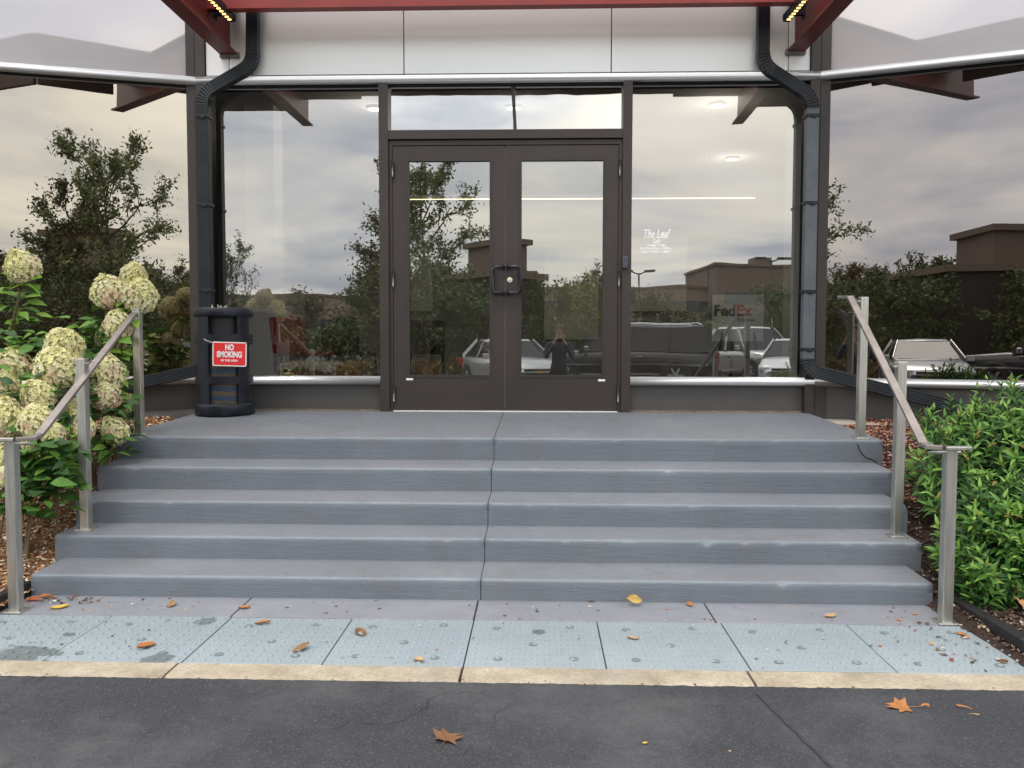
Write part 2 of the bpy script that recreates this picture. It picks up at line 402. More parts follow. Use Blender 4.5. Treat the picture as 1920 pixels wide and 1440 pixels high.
GLASSES = {M_GLASS_W, M_GLASS_D, M_GLASS_T, M_GLASS_SL, M_GLASS_SR}
M_CARGLASS = simple('vehicle_glass', (.012, .014, .016), .04)

# ------------------------------------------------------------------ layout of the place (metres)
# the facade is the plane y = 7.2; the pavement at the foot of the steps is z = 0; the axis of the steps is x = -0.30
YF, AX = 7.2, -0.295
XL, XR = -2.94, 2.35                 # the two corners where the side walls fold forward
aL, aR = math.radians(16.2), math.radians(19)
ML = Matrix(((-math.cos(aL), -math.sin(aL), 0, XL), (-math.sin(aL), math.cos(aL), 0, YF), (0, 0, 1, 0), (0, 0, 0, 1)))
MR = Matrix(((math.cos(aR), math.sin(aR), 0, XR), (-math.sin(aR), math.cos(aR), 0, YF), (0, 0, 1, 0), (0, 0, 0, 1)))
def wbox(name, M, s0, s1, y0, y1, z0, z1, mat, parent=None, bevel=0):
    b = MB(); b.box(s0, s1, y0, y1, z0, z1, M); me = b.mesh(name, mat)
    if M.to_3x3().determinant() < 0: me.flip_normals()
    return link(name, me, parent, bevel)
def mirC(p): return Vector((p[0], 2 * YF - p[1], p[2]))
def mirS(p, M):
    n = Vector((M[0][1], M[1][1], 0)); o = Vector((M[0][3], M[1][3], 0)); v = Vector((p[0], p[1], 0)) - o
    q = Vector(p) - n * (2 * v.dot(n)); return q
def text(name, body, size, loc, mat, parent=None, bold=0.0, xs=1.0, shear=0.0, align='CENTER', ext=.0008, rz=0.0, ry=0.0):
    c = D.curves.new(name, 'FONT'); c.body = body; c.size = size; c.align_x = align; c.offset = bold; c.shear = shear
    c.extrude = ext; c.materials.append(mat); c.resolution_u = 4
    o = D.objects.new(name, c); COL.objects.link(o); o.location = loc; o.rotation_euler = (math.pi / 2, ry, rz); o.scale = (xs, 1, 1)
    bpy.context.view_layer.update()
    me = D.meshes.new_from_object(o.evaluated_get(bpy.context.evaluated_depsgraph_get()))
    me.transform(Matrix.LocRotScale(o.location, o.rotation_euler, o.scale))
    D.objects.remove(o); o = D.objects.new(name, me); COL.objects.link(o)
    if parent: o.parent = parent
    return o

# ------------------------------------------------------------------ ground
g = MB()
g.poly([(-600, -600, -.06), (600, -600, -.06), (600, 600, -.06), (-600, 600, -.06)])
tag(g.obj('far_ground', M_ASPH), kind='structure')
g = MB(); xs = [-60 + i * 3 for i in range(18)] + [-6 + i * .02 for i in range(601)] + [9 + i * 3 for i in range(18)]
rag = [3.262 + .010 * noise.noise((x * 4, 0, 0)) + .009 * noise.noise((x * 25, 3, 0)) for x in xs]
g.grid([[(x, -60, -.03) for x in xs], [(x, 1.5, -.02) for x in xs], [(x, r, -.0045) for x, r in zip(xs, rag)]])
me = g.mesh('asphalt_road', M_ASPH)
tag(link('asphalt_road', me), kind='structure')
# paving seam in the asphalt
sm = MB(); pa, pb = atz(1418, 1300, -.003), atz(1600, 1475, -.003)
rows = []
for i in range(25):
    p = pa.lerp(pb, i / 24); wv = .006 + .004 * noise.noise((i * .9, 0, 0)); q = .005 * noise.noise((i * .4, 7, 0))
    zz = -.0045 - .0155 * max(0, min(1, (3.262 - p.y) / 1.76)) + .0035
    rows.append([(p.x - wv + q, p.y, zz), (p.x + wv + q, p.y, zz)])
sm.grid(rows)
M_SEAM = simple('asphalt_seam', (.034, .034, .037), .7, nscale=30, var=.4)
tag(sm.obj('asphalt_seam', M_SEAM), kind='structure')

# kerb stones: joints at x = -1.53, -.31, .87, 2.1
kx = [-5.1, -3.9, -2.72, -1.525, -.315, .868, 2.08, 3.3, 4.5, 5.7]
kerb = thing('concrete_kerb', None, None, (0, 3.33, 0)); tag(kerb, kind='structure')
for i in range(len(kx) - 1):
    k = MB(); n = 60; a, b_ = kx[i] + .006, kx[i + 1] - .006
    X = [a + (b_ - a) * j / n for j in range(n + 1)]
    def yy(x, k_): return .005 * noise.noise((x * 30, k_, 0)) + .004 * noise.noise((x * 7, k_, 3))
    rows = [[(x, .07, -.15) for x in X], [(x, .07, -.001) for x in X],
            [(x, -.055 + yy(x, 0) * .6, 0 + .0015 * noise.noise((x * 12, 5, 0))) for x in X],
            [(x, -.078 + yy(x, 2) * 1.6, -.004 + .002 * noise.noise((x * 20, 9, 0))) for x in X], [(x, -.105, -.03) for x in X], [(x, -.105, -.15) for x in X]]
    k.smooth = False; k.grid(rows)
    for e in (0, n): k.poly([r[e] for r in rows])
    k.obj('kerb_stone', M_KERB, kerb)

# walk strip under the risers (slabs) and the strip of tactile tiles
walk = thing('sidewalk', None, None, (0, 4.0, 0)); tag(walk, kind='structure')
wj = [-2.72, -1.525, -.315, .868, 2.09]
for i in range(4):
    s_ = MB(); s_.box(wj[i] + .004, wj[i + 1] - .004, -.008, .33, -.12, .0)
    s_.obj('slab', M_WALK, walk, bevel=.004)
dirt = MB(); dirt.poly([(-2.75, 3.3, -.012), (2.12, 3.3, -.012), (2.12, 4.33, -.012), (-2.75, 4.33, -.012)])
M_DIRT = simple('joint_dirt', (.07, .05, .035), .95, nscale=50, var=.5)
tag(dirt.obj('joint_bedding', M_DIRT), kind='structure')
tac = thing('tactile_paving', 'pale blue tactile warning paving strip of domed tiles between kerb and steps', 'tactile paving', (0, 3.69, 0))
tw = .6
def tile_mesh(seed):
    t = MB(); t.box(.003, tw - .003, -.289, .289, -.03, .0); t.smooth = True
    rr = random.Random(seed)
    for i in range(11):
        for j in range(10):
            cx, cy = .03 + i * .054, -.26 + j * .0575
            if rr.random() < .03: continue
            t.smooth = True
            n = 8; rows = []
            for r, z in ((.0125, -.0005), (.0108, .0048), (.007, .0066)):
                rows.append([(cx + r * math.cos(2 * math.pi * k / n), cy + r * math.sin(2 * math.pi * k / n), z) for k in range(n)])
            t.grid(rows, closed=True); b = len(t.v) - n; t.face([b + k for k in range(n)])
    t.smooth = False
    return t.mesh('tile', M_TILE)
tms = [tile_mesh(i) for i in range(3)]
anc = MB(); n = 16
anc.lathe([(.019, -.001), (.019, .0042), (.015, .0056), (.0, .0056)], n); anc_me = anc.mesh('anchor', M_ANCHOR)
for i in range(8):
    t = link('tile', tms[i % 3], tac, bevel=.0015, seg=1); t.location = (-2.713 + i * tw, random.uniform(-.002, .002), .001 + random.uniform(-.001, .001))
    for (u_, v_) in ((.13, -.20), (.47, -.20), (.30, -.03), (.13, .17), (.46, .20)):
        a_ = link('anchor', anc_me, t); a_.location = (u_ + random.uniform(-.012, .012), v_ + random.uniform(-.008, .008), 0)

# ------------------------------------------------------------------ steps
steps = thing('entrance_steps', 'wide flight of painted grey concrete steps up to the entrance landing', 'steps', (AX, 4.3, 0))
prof = [(4.294, 0.0, .112), (4.617, .122, .249), (4.922, .258, .393), (5.264, .403, .548), (5.589, .558, .708)]
ends = [(-2.72, 2.045), (-2.778, 2.13), (-2.825, 2.185), (-2.872, 2.24), (-2.915, 2.305)]
JX = -.302
for i, ((y0, zb, zt), (xl, xr)) in enumerate(zip(prof, ends)):
    y1 = prof[i + 1][0] + .03 if i < 4 else 7.16
    zt2 = (prof[i + 1][1] if i < 4 else .756)
    for side in (0, 1):
        x0, x1 = (xl, JX - .002) if side == 0 else (JX + .002, xr)
        nx = 70; X = [x0 + (x1 - x0) * k / nx for k in range(nx + 1)]
        e = (-.02 if side == 0 else .02) if i == 4 else 0
        def wob(x, k, a=.0022): return a * noise.noise((x * 2.2, i * 3.1, k)) + a * .6 * noise.noise((x * 11, i * 2.3, k + 5))
        def chip(x):
            v = noise.noise((x * 9, i * 4.7, 2)) * .5 + noise.noise((x * 30, i * 1.7, 8)) * .5
            thr = .36 if x < 0 else .24
            return max(0, v - thr) * .07
        b = MB(); rows = []
        def row(fy, fz, sm=1): rows.append([(x, fy(x), fz(x)) for x in X])
        row(lambda x: y0 + wob(x, 1), lambda x: zb - .12)
        row(lambda x: y0 + wob(x, 1), lambda x: zb + .01)
        row(lambda x: y0 + wob(x, 2), lambda x: zt - .045)
        row(lambda x: y0 - .001 + wob(x, 3), lambda x: zt - .017 - chip(x) * .8)
        row(lambda x: y0 + .003 + wob(x, 3) + chip(x) * .5, lambda x: zt - .007 - chip(x))
        row(lambda x: y0 + .010 + wob(x, 3) + chip(x), lambda x: zt - .001 - chip(x) * .5 + wob(x, 4, .0012))
        row(lambda x: y0 + .026 + wob(x, 3) + chip(x), lambda x: zt + .0005 + wob(x, 4, .0012))
        row(lambda x: y1, lambda x: zt2 + wob(x, 9, .001))
        row(lambda x: y1, lambda x: zb - .12)
        nr = len(rows); base = len(b.v)
        for r_ in range(nr - 1):
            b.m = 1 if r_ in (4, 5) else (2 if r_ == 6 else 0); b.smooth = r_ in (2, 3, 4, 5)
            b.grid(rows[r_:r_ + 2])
        b.m = 0; b.smooth = False
        for e_ in (0, nx): b.poly([r_[e_] for r_ in rows])
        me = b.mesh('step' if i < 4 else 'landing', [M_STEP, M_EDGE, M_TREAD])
        # merge duplicate rows so the arris shades smoothly, and close it
        import bmesh
        bm = bmesh.new(); bm.from_mesh(me); bmesh.ops.remove_doubles(bm, verts=bm.verts, dist=1e-5); bmesh.ops.recalc_face_normals(bm, faces=bm.faces); bm.to_mesh(me); bm.free()
        link('step' if i < 4 else 'landing', me, steps).location = (-AX, -4.3, 0)
# diagonal crack in the right end of the landing edge
ck = MB(); pts = [(1608, 832, 5.584), (1611, 842, 5.584), (1616, 850, 5.584), (1624, 858, 5.584), (1636, 862, 5.584), (1645, 867, 5.584)]
ck.tube([at(a, b_, c_) + Vector((0, .002, 0)) for a, b_, c_ in pts], .0028, 5)
o = ck.obj('crack', M_GASKET, steps); o.location = (-AX, -4.3, 0)
# mass under the flight (hides the inside)
core = MB(); core.box(-2.68, 2.0, 4.36, 7.2, -.3, .08); core.box(-2.86, 2.24, 5.7, 7.2, .0, .50)
o = core.obj('core', M_STEP, steps); o.location = (-AX, -4.3, 0)

# ------------------------------------------------------------------ planting beds
def bed(name, x0, x1, mat, side):
    b = MB(); nx, ny = 60, 90; rows = []
    for j in range(ny + 1):
        y = 3.34 + (7.15 - 3.34) * j / ny; r = []
        for i in range(nx + 1):
            x = x0 + (x1 - x0) * (i / nx)
            r.append((x, y, bedz(x, y) - (.05 if -2.74 < x < 2.07 else 0)))
        rows.append(r)
    b.smooth = True; b.grid(rows); return tag(b.obj(name, mat), kind='structure')
def bedz(x, y):
    K = ((3.0, .02), (4.3, .035), (4.62, .085), (4.92, .21), (5.26, .35), (5.59, .50), (6.2, .665), (7.4, .70))
    z = K[-1][1]
    for (ya, za), (yb, zb) in zip(K, K[1:]):
        if y <= yb: z = za + (zb - za) * (y - ya) / (yb - ya); break
    z += .02 * noise.noise((x * 3, y * 3, 0)) + .01 * noise.noise((x * 11, y * 11, 0))
    return z + .03 * max(0, abs(x - AX) - 2.5)
bed('left_planting_bed', -6.5, -2.66, M_SOIL_L, -1); bed('right_planting_bed', 2.0, 6.5, M_SOIL_R, 1)
def edging(name, X, sx):
    b = MB(); pts = [(X, y, 0) for y in (3.32, 3.6, 3.9, 4.2, 4.31)]
    for i in range(len(pts) - 1):
        (xa, ya, _), (xb, yb, _) = pts[i], pts[i + 1]
        b.box(xa - .03, xa + .03, ya, yb, -.05, .075 + .004 * math.sin(i * 2.1))
    return b.obj(name, M_EDGING, bevel=.008)
tag(edging('bed_edging', -2.755, -1), 'black edging strip holding the orange mulch beside the hydrangea', 'edging', 'black bed edgings')
tag(edging('bed_edging', 2.125, 1), 'black edging strip with leaf litter behind it beside the green shrub', 'edging', 'black bed edgings')

def chips(name, x0, x1, y0, y1, n, cols, smin, smax, seed, pebble=.15):
    rr = random.Random(seed); b = MB()
    for i in range(n):
        x, y = rr.uniform(x0, x1), y0 + (y1 - y0) * rr.random() ** 1.3
        z = bedz(x, y) + rr.uniform(.0, .012); s = rr.uniform(smin, smax)
        R = Matrix.Translation((x, y, z)) @ Matrix.Rotation(rr.uniform(0, 6.28), 4, 'Z') @ Matrix.Rotation(rr.gauss(0, .45), 4, 'X') @ Matrix.Rotation(rr.gauss(0, .35), 4, 'Y')
        c = rr.choice(cols); k = rr.uniform(.7, 1.3); b.col = tuple(min(1, v * k) for v in c)
        l, w_ = s, s * rr.uniform(.25, .6)
        if rr.random() < pebble: l = w_ = s * .6
        P = [R @ Vector(p) for p in ((-l, -w_, 0), (0, -w_ * 1.1, s * .12), (l, -w_ * .6, 0), (l * .9, w_, 0), (0, w_ * .8, s * .16), (-l * .8, w_ * .7, 0))]
        q = len(b.v); b.v += [tuple(p) for p in P]; b.face((q, q + 1, q + 4, q + 5)); b.face((q + 1, q + 2, q + 3, q + 4))
    return tag(b.obj(name, M_CHIP), kind='stuff')
OR = [(.42, .21, .09), (.30, .13, .05), (.55, .36, .19), (.62, .47, .30), (.24, .10, .045), (.47, .27, .12), (.66, .58, .46)]
chips('wood_mulch', -4.6, -2.70, 3.4, 7.0, 26000, OR, .006, .018, 3)
RD = [(.36, .13, .08), (.28, .09, .055), (.45, .21, .14), (.5, .30, .22)]
DK = [(.05, .028, .02), (.09, .05, .035), (.03, .018, .013), (.16, .10, .07), (.35, .28, .2)]
chips('red_wood_mulch', 2.10, 3.4, 5.25, 7.0, 9000, RD, .006, .016, 5)
chips('dark_wood_mulch', 2.07, 3.2, 3.4, 5.3, 9000, DK, .006, .016, 6)

# ------------------------------------------------------------------ building
bld = thing('office_building', 'glazed office entrance facade with bronze frames and silver panels above the doors', 'building', (0, 0, 0))
# base walls
def P(name, *a, **k): return box(name, *a, parent=bld, **k)
P('base_wall', -2.87, -1.37, 7.2, 7.4, .70, .995, M_BASEW)
P('base_wall', .79, 2.27, 7.2, 7.4, .70, .995, M_BASEW)
P('base_joint', -2.87, -1.37, 7.185, 7.21, .74, .768, simple('tan_sealant', (.22, .17, .12), .8, nscale=20, var=.3))
P('base_joint', .79, 2.27, 7.185, 7.21, .74, .768, D.materials['tan_sealant'])
# corner posts: two slim members each, full height
for (x0, x1, m_) in ((-3.035, -2.955, M_BRONZE2), (-2.95, -2.865, M_BRONZE), (2.27, 2.35, M_BRONZE), (2.355, 2.44, M_BRONZE2)):
    P('corner_post', x0, x1, 7.13 if m_ is M_BRONZE2 else 7.12, 7.35, .70, 6.2, m_, bevel=.003)
# window panes of the facade
for (x0, x1, lb) in ((-2.865, -1.375, 'tinted pane to the left of the doors'), (.79, 2.27, 'tinted pane to the right of the doors')):
    o = P('window_pane', x0, x1, 7.205, 7.215, 1.0, 3.6, M_GLASS_W); o['label'] = lb
pane_r = o
# door frame
P('door_jamb', -1.372, -1.292, 7.12, 7.34, .735, 3.62, M_BRONZE, bevel=.002)
P('door_jamb', .708, .786, 7.12, 7.34, .735, 3.62, M_BRONZE, bevel=.002)
P('door_header', -1.292, .708, 7.125, 7.33, 3.088, 3.165, M_BRONZE, bevel=.002)
P('door_stop', -1.292, .708, 7.15, 7.33, 3.040, 3.082, M_BRONZE, bevel=.002)
P('jamb_stop', -1.292, -1.262, 7.15, 7.33, .755, 3.040, M_BRONZE, bevel=.001)
P('jamb_stop', .678, .708, 7.15, 7.33, .755, 3.040, M_BRONZE, bevel=.001)
P('threshold', -1.262, .678, 7.135, 7.33, .748, .764, simple('threshold_aluminium', (.85, .85, .83), .35, .3))
P('top_channel', -2.865, 2.27, 7.17, 7.34, 3.555, 3.65, M_GASKET)
o = P('transom_pane', -1.292, -.225, 7.205, 7.215, 3.165, 3.56, M_GLASS_T); o['label'] = 'left transom pane'
o = P('transom_pane', -.205, .708, 7.209, 7.219, 3.165, 3.56, M_GLASS_T); o['label'] = 'right transom pane'
b = MB(); b.prism([(-.245, 3.56), (-.215, 3.56), (-.193, 3.165), (-.220, 3.165)], 7.198, 7.23, lambda a, b2, h: (a, h, b2)); b.obj('transom_divider', M_BRONZE2, bld)

def half_rail(name, pts, r, parent):
    b = MB(); b.tube(pts, r, 20); return b.obj(name, M_RAILAL, parent)
half_rail('round_rail', [(-2.94, 7.135, 3.592), (2.345, 7.135, 3.592)], .036, bld)
half_rail('sill_rail', [(-2.94, 7.15, 1.022), (-1.372, 7.15, 1.022)], .036, bld)
half_rail('sill_rail', [(.786, 7.15, 1.022), (2.35, 7.15, 1.022)], .036, bld)

# silver panels over the doors
jx = [-2.66, -1.155, .605, 2.085]
for i in range(3):
    P('fascia_panel', jx[i] + .004, jx[i + 1] - .004, 7.14, 7.2, 3.638, 6.0, M_PANEL, bevel=.003)
P('corner_panel', -2.86, -2.664, 7.14, 7.2, 3.638, 6.0, M_PANELW, bevel=.002)
P('corner_panel', 2.089, 2.265, 7.14, 7.2, 3.638, 6.0, M_PANELW, bevel=.002)
P('panel_joint', -2.9, 2.3, 7.19, 7.26, 3.62, 6.1, M_GASKET)

# side walls
for M_, glass, nm, far in ((ML, M_GLASS_SL, 'left', 5.5), (MR, M_GLASS_SR, 'right', 5.5)):
    def W(name, *a, **k): return wbox(name, M_, *a, parent=bld, **k)
    W('base_wall', .09, far, 0.0, .2, -.1, .995, M_BASEW)
    o = half_rail('round_rail', [M_ @ Vector((0, -.06, 3.592)), M_ @ Vector((far, -.06, 3.592))], .036, bld)
    o = half_rail('sill_rail', [M_ @ Vector((0, -.045, 1.022)), M_ @ Vector((far, -.045, 1.022))], .036, bld)
    W('top_channel', .09, far, -.02, .1, 3.555, 3.63, M_GASKET)
    m1 = 1.60 if nm == 'right' else 1.75
    o = W('window_pane', .09, m1, .005, .015, 1.0, 3.6, glass); o['label'] = 'tinted pane of the %s side wall' % nm
    o = W('window_pane', m1 + .06, far, .005, .015, 1.0, 3.6, glass)
    W('mullion', m1, m1 + .06, -.05, .14, .97, 3.6, M_BRONZE, bevel=.002)
    o = W('upper_pane', .09, m1, .005, .015, 3.6, 6.2, M_GLASS_UP)
    o = W('upper_pane', m1 + .03, far, .005, .015, 3.6, 6.2, M_GLASS_UP)
# footing against the left wall and pale concrete ledge against the right wall
b = MB(); b.tube([ML @ Vector((.05, -.02, .70)), ML @ Vector((.9, -.02, .675)), ML @ Vector((2.8, -.02, .655))], .075, 16); b.obj('footing_cover', M_GREYF, bld)
M_FOOT = simple('pale_concrete', (.42, .38, .31), .85, nscale=6, var=.2, bump=.3)
wbox('concrete_footing', MR, .02, 3.2, -.34, 0.0, .3, .705, M_FOOT, bld, bevel=.012)

# ---------------- doors
def door(x0, x1, hinge_left, label):
    zb, zt = .772, 3.034
    d = tag(box('door', 0, 0, 0, 0, 0, 0, M_BRONZE) if False else thing('door', None, None, (0, 0, 0)), label); d.parent = bld
    y0, y1 = 7.155, 7.20
    f = MB(); gx0, gx1, gz0, gz1 = (x0 + (.125 if hinge_left else .140), x1 - (.140 if hinge_left else .125), 1.073, 2.905)
    if hinge_left: gx0, gx1 = at(768, 500, 7.16).x, at(918, 500, 7.16).x
    else: gx0, gx1 = at(978, 500, 7.16).x, at(1130, 500, 7.16).x
    f.box(x0, gx0, y0, y1, zb, zt); f.box(gx1, x1, y0, y1, zb, zt)
    f.box(gx0, gx1, y0, y1, zb, gz0); f.box(gx0, gx1, y0, y1, gz1, zt)
    fr = f.obj('door_frame', M_BRONZE, d)
    # glazing bead around the pane
    bd = MB(); t = .013
    for (a, b_, c_, e) in ((gx0 - t * 1.6, gx0, gz0 - t * 1.6, gz1 + t * 1.6), (gx1, gx1 + t * 1.6, gz0 - t * 1.6, gz1 + t * 1.6)):
        bd.box(a, b_, y0 - .006, y0 + .01, c_, e)
    for (c_, e) in ((gz0 - t * 1.6, gz0), (gz1, gz1 + t * 1.6)):
        bd.box(gx0, gx1, y0 - .006, y0 + .01, c_, e)
    bd.obj('glazing_bead', M_BRONZE2, d)
    box('door_pane', gx0, gx1, 7.172, 7.182, gz0, gz1, M_GLASS_D, d)
    # pull handle: a D standing off the meeting stile
    sx = -1 if hinge_left else 1
    xa, xb = (at(944, 500, 7.13).x, at(924, 500, 7.10).x) if hinge_left else (at(953, 500, 7.13).x, at(975, 500, 7.10).x)
    z1, z0 = at(940, 500, 7.1).z, at(940, 549, 7.1).z
    path = [(xa, 7.155, z1), (xa, 7.115, z1), (xa + (xb - xa) * .1, 7.10, z1), (xa + (xb - xa) * .8, 7.10, z1), (xb - (xb - xa) * .06, 7.10, z1 - .006), (xb, 7.10, z1 - .022),
            (xb, 7.10, z0 + .022), (xb - (xb - xa) * .06, 7.10, z0 + .006), (xa + (xb - xa) * .8, 7.10, z0), (xa + (xb - xa) * .1, 7.10, z0), (xa, 7.115, z0), (xa, 7.155, z0)]
    h = MB(); h.tube(path, .0155, 10, up=Vector((.3, .1, .2))); h.obj('pull_handle', M_BLACK, d)
    hx = at(737, 500, 7.13).x if hinge_left else at(1161, 500, 7.13).x
    for py in (317, 523, 738):
        zc_ = at(737, py, 7.13).z; hb = MB(); hb.tube([(hx, 7.132, zc_ - .068), (hx, 7.132, zc_ + .068)], .010, 10)
        for k in range(4): hb.tube([(hx, 7.132, zc_ - .036 + k * .024 - .0015), (hx, 7.132, zc_ - .036 + k * .024 + .0015)], .0085, 10)
        hb.obj('hinge', simple('hinge_metal', (.16, .16, .165), .35, .8) if 'hinge_metal' not in D.materials else D.materials['hinge_metal'], d)
    sxp = at(768, 711, 7.15) if hinge_left else at(1128, 713, 7.15)
    box('white_sticker', sxp.x - .03, sxp.x + .03, 7.1525, 7.155, sxp.z - .009, sxp.z + .009, M_WHITE, d)
    if not hinge_left:
        lp = at(956, 525, 7.15); lk = MB(); Mx = Matrix.Translation((lp.x, 7.155, lp.z)) @ Matrix.Rotation(math.pi / 2, 4, 'X')
        lk.smooth = True; lk.lathe([(.024, 0), (.024, .008), (.020, .012), (0.0, .012)], 24, Mx); lk.obj('lock_cylinder', M_IVORY, d)
        ks = MB(); ks.box(lp.x - .002, lp.x + .002, 7.141, 7.143, lp.z - .011, lp.z - .001); ks.obj('key_slot', M_BLACK, d)
    return d
xm = at(946.5, 500, 7.15).x
door(-1.258, xm - .004, True, 'left door leaf'); door(xm + .004, .674, False, 'right door leaf with the round lock')
b = MB(); b.box(xm - .0035, xm + .0035, 7.17, 7.19, .78, 3.03); b.obj('weather_strip', simple('pale_weatherstrip', (.35, .33, .30), .7), bld)
p = at(1172, 492, 7.11)
P('card_reader', p.x - .024, p.x + .024, 7.085, 7.12, p.z - .052, p.z + .052, simple('reader_grey', (.055, .06, .085), .45), bevel=.006)

# lettering on the right hand pane
T = lambda body, px, py, size, **k: text('window_lettering', body, size, (at(px, py, 7.2).x, 7.2025, at(px, py, 7.2).z), M_WHITETXT, pane_r, **k)
T('The Leaf', 1229, 446, .105, shear=.35, xs=.60, bold=.0022)
T('Café', 1230, 456, .055, shear=.35, xs=.62, bold=.0014)
T('Monday - Friday', 1230, 461.5, .026, bold=.0016, xs=.95)
T('Breakfast 8:00am - 10:00am', 1230, 467.5, .026, bold=.0016, xs=.92)
T('Lunch 11:00am - 1:45pm', 1229.5, 473.5, .026, bold=.0016, xs=.95)

# ---------------- canopy
can = thing('entrance_canopy', 'red steel canopy beams slanting out over the entrance', 'canopy', (AX, 7.0, 4.0))
can_off = Vector((-AX, -7.0, -4.0))
def ibeam(name, a, bdir, ln, hw, fw, M_, cut=True):
    """I beam: a = bottom centre at the wall end; bdir = direction away from the wall"""
    a = Vector(a); d = Vector(bdir).normalized(); side = d.cross(Vector((0, 0, 1))).normalized(); up = side.cross(d)
    tf = .02
    pr = [(-fw / 2, 0), (fw / 2, 0), (fw / 2, tf), (.008, tf), (.008, hw - tf), (fw / 2, hw - tf), (fw / 2, hw), (-fw / 2, hw), (-fw / 2, hw - tf), (-.008, hw - tf), (-.008, tf), (-fw / 2, tf)]
    b = MB(); rows = []
    for t in (0, ln):
        rows.append([a + d * t + side * p[0] + up * p[1] for p in pr])
    # at the wall the web is cut vertical
    rows[0] = [a + side * p[0] + Vector((0, 0, 1)) * p[1] * 1.0 for p in pr]
    b.grid(rows, closed=True)
    for r_ in rows:
        b.poly([r_[k] for k in (0, 1, 2, 11)]); b.poly([r_[k] for k in (3, 4, 9, 10)]); b.poly([r_[k] for k in (5, 6, 7, 8)])
    o = b.obj(name, M_, can); o.location = can_off; return d, side, up
BZ = at(432, 105, 7.12).z
bl = at(430, 104, 7.12); br = at(1492, 98, 7.12)
canopy_beams = []
for (px0, sx) in ((bl, -1), (br, 1)):
    d, side, up_ = ibeam('steel_beam', (px0.x, 7.13, px0.z), (sx * .13, -1, .125), 4.3, .46, .145, M_RED2)
    cp = MB(); cp.box(px0.x - .085, px0.x + .085, 7.105, 7.142, px0.z - .022, px0.z + .03); o = cp.obj('sealant_collar', M_CAULK, can, bevel=.012); o.location = can_off
    canopy_beams.append((Vector((px0.x, 7.13, px0.z)), d, side, up_, sx))
zc0 = at(950, 18, 6.84).z
b = MB(); b.box(-2.72, 2.12, 6.75, 6.79, zc0, zc0 + .35); b.box(-2.72, 2.12, 6.79, 6.84, zc0, zc0 + .02); b.box(-2.72, 2.12, 6.79, 6.84, zc0 + .33, zc0 + .35)
o = b.obj('cross_beam', M_RED, can); o.location = can_off
# decking on the beams and the fascia channel in front
M_DECK = simple('canopy_deck', (.10, .075, .065), .6, nscale=3); M_FASCIA = simple('fascia_brown', (.085, .045, .038), .5)
zF = 4.52
def wing(x): return [(-6.4, .6), (-4.1, 3.55), (AX, 3.55)]
outer = [(-6.2, .75), (-4.1, 3.55), (3.51, 3.55), (5.61, .75)]
b = MB()
for i in range(3):
    (xa, ya), (xb, yb) = outer[i], outer[i + 1]; dx, dy = xb - xa, yb - ya; l_ = math.hypot(dx, dy); nx_, ny_ = -dy / l_ * .05, dx / l_ * .05
    q = [(xa, ya), (xb, yb), (xb + nx_, yb + ny_), (xa + nx_, ya + ny_)]
    if i == 1:
        q = [(-2.3, ya), (1.71, ya), (1.71, ya + .05), (-2.3, ya + .05)]
        for (u0, u1, zl) in ((xa, -3.3, 4.36), (-3.3, -2.3, 4.50), (1.71, 2.71, 4.50), (2.71, xb, 4.36)): b.box(u0, u1, ya, ya + .05, zl, 4.94)
    b.prism(q, 4.54 if i == 1 else 4.36, 4.94, lambda a, c, h: (a, c, h))
o = b.obj('front_fascia', M_FASCIA, can, bevel=.004); o.location = can_off
xs_ = [-4.05 + k * .472 for k in range(17)]
for xa, xb in zip(xs_, xs_[1:]):
    b = MB(); xb -= .008
    q = [(xa, 3.60, 4.60), (xb, 3.60, 4.60), (xb, 4.30, 4.60), (xa, 4.30, 4.60)]
    b.poly(q); b.poly([(x, y, z + .04) for x, y, z in reversed(q)])
    for k in range(4):
        a_, c_ = q[k], q[(k + 1) % 4]; b.poly([a_, (a_[0], a_[1], a_[2] + .04), (c_[0], c_[1], c_[2] + .04), c_])
    o = b.obj('deck_panel', M_DECK, can); o.location = can_off

# LED light bars on the beams
def lightbar(pts_px, beam, label):
    A, d, side, up_, sx = beam; A = pts_px
    root = thing('led_light_bar', label, 'light', A, group='led bars on the canopy beams')
    inner = side if side.x * -sx > 0 else -side
    s0, s1 = 0, 1.2
    hb = MB()
    def bx(mb, a0, a1, i0, i1, u0, u1):
        P_ = [d * a + inner * i + up_ * u_ for u_ in (u0, u1) for i in (i0, i1) for a in (a0, a1)]
        q = len(mb.v); mb.v += [tuple(p) for p in P_]
        for f_ in ((0, 2, 3, 1), (4, 5, 7, 6), (0, 1, 5, 4), (2, 6, 7, 3), (0, 4, 6, 2), (1, 3, 7, 5)): mb.face([q + k for k in f_])
    bx(hb, s0, s1, -.03, .03, 0, .06); hb.obj('housing', M_BLACK, root, bevel=.006)
    n = 26
    for k in range(n):
        lb = MB(); a = s0 + .03 + (s1 - s0 - .06) * (k + .5) / n; bx(lb, a - .008, a + .008, -.014, .014, -.006, .0005); lb.obj('led', M_LED, root)
    for a in (.12, .9):
        br_ = MB(); bx(br_, a - .02, a + .02, -.10, -.028, .0, .05); bx(br_, a - .03, a + .03, -.095, -.085, -.03, .07); br_.obj('bracket', M_BLACK, root)
lightbar(at(436, 42, 6.9), canopy_beams[0], 'black light bar with a row of amber leds on the left canopy beam')
lightbar(at(1474, 42, 6.9), canopy_beams[1], 'black light bar with a row of amber leds on the right canopy beam')

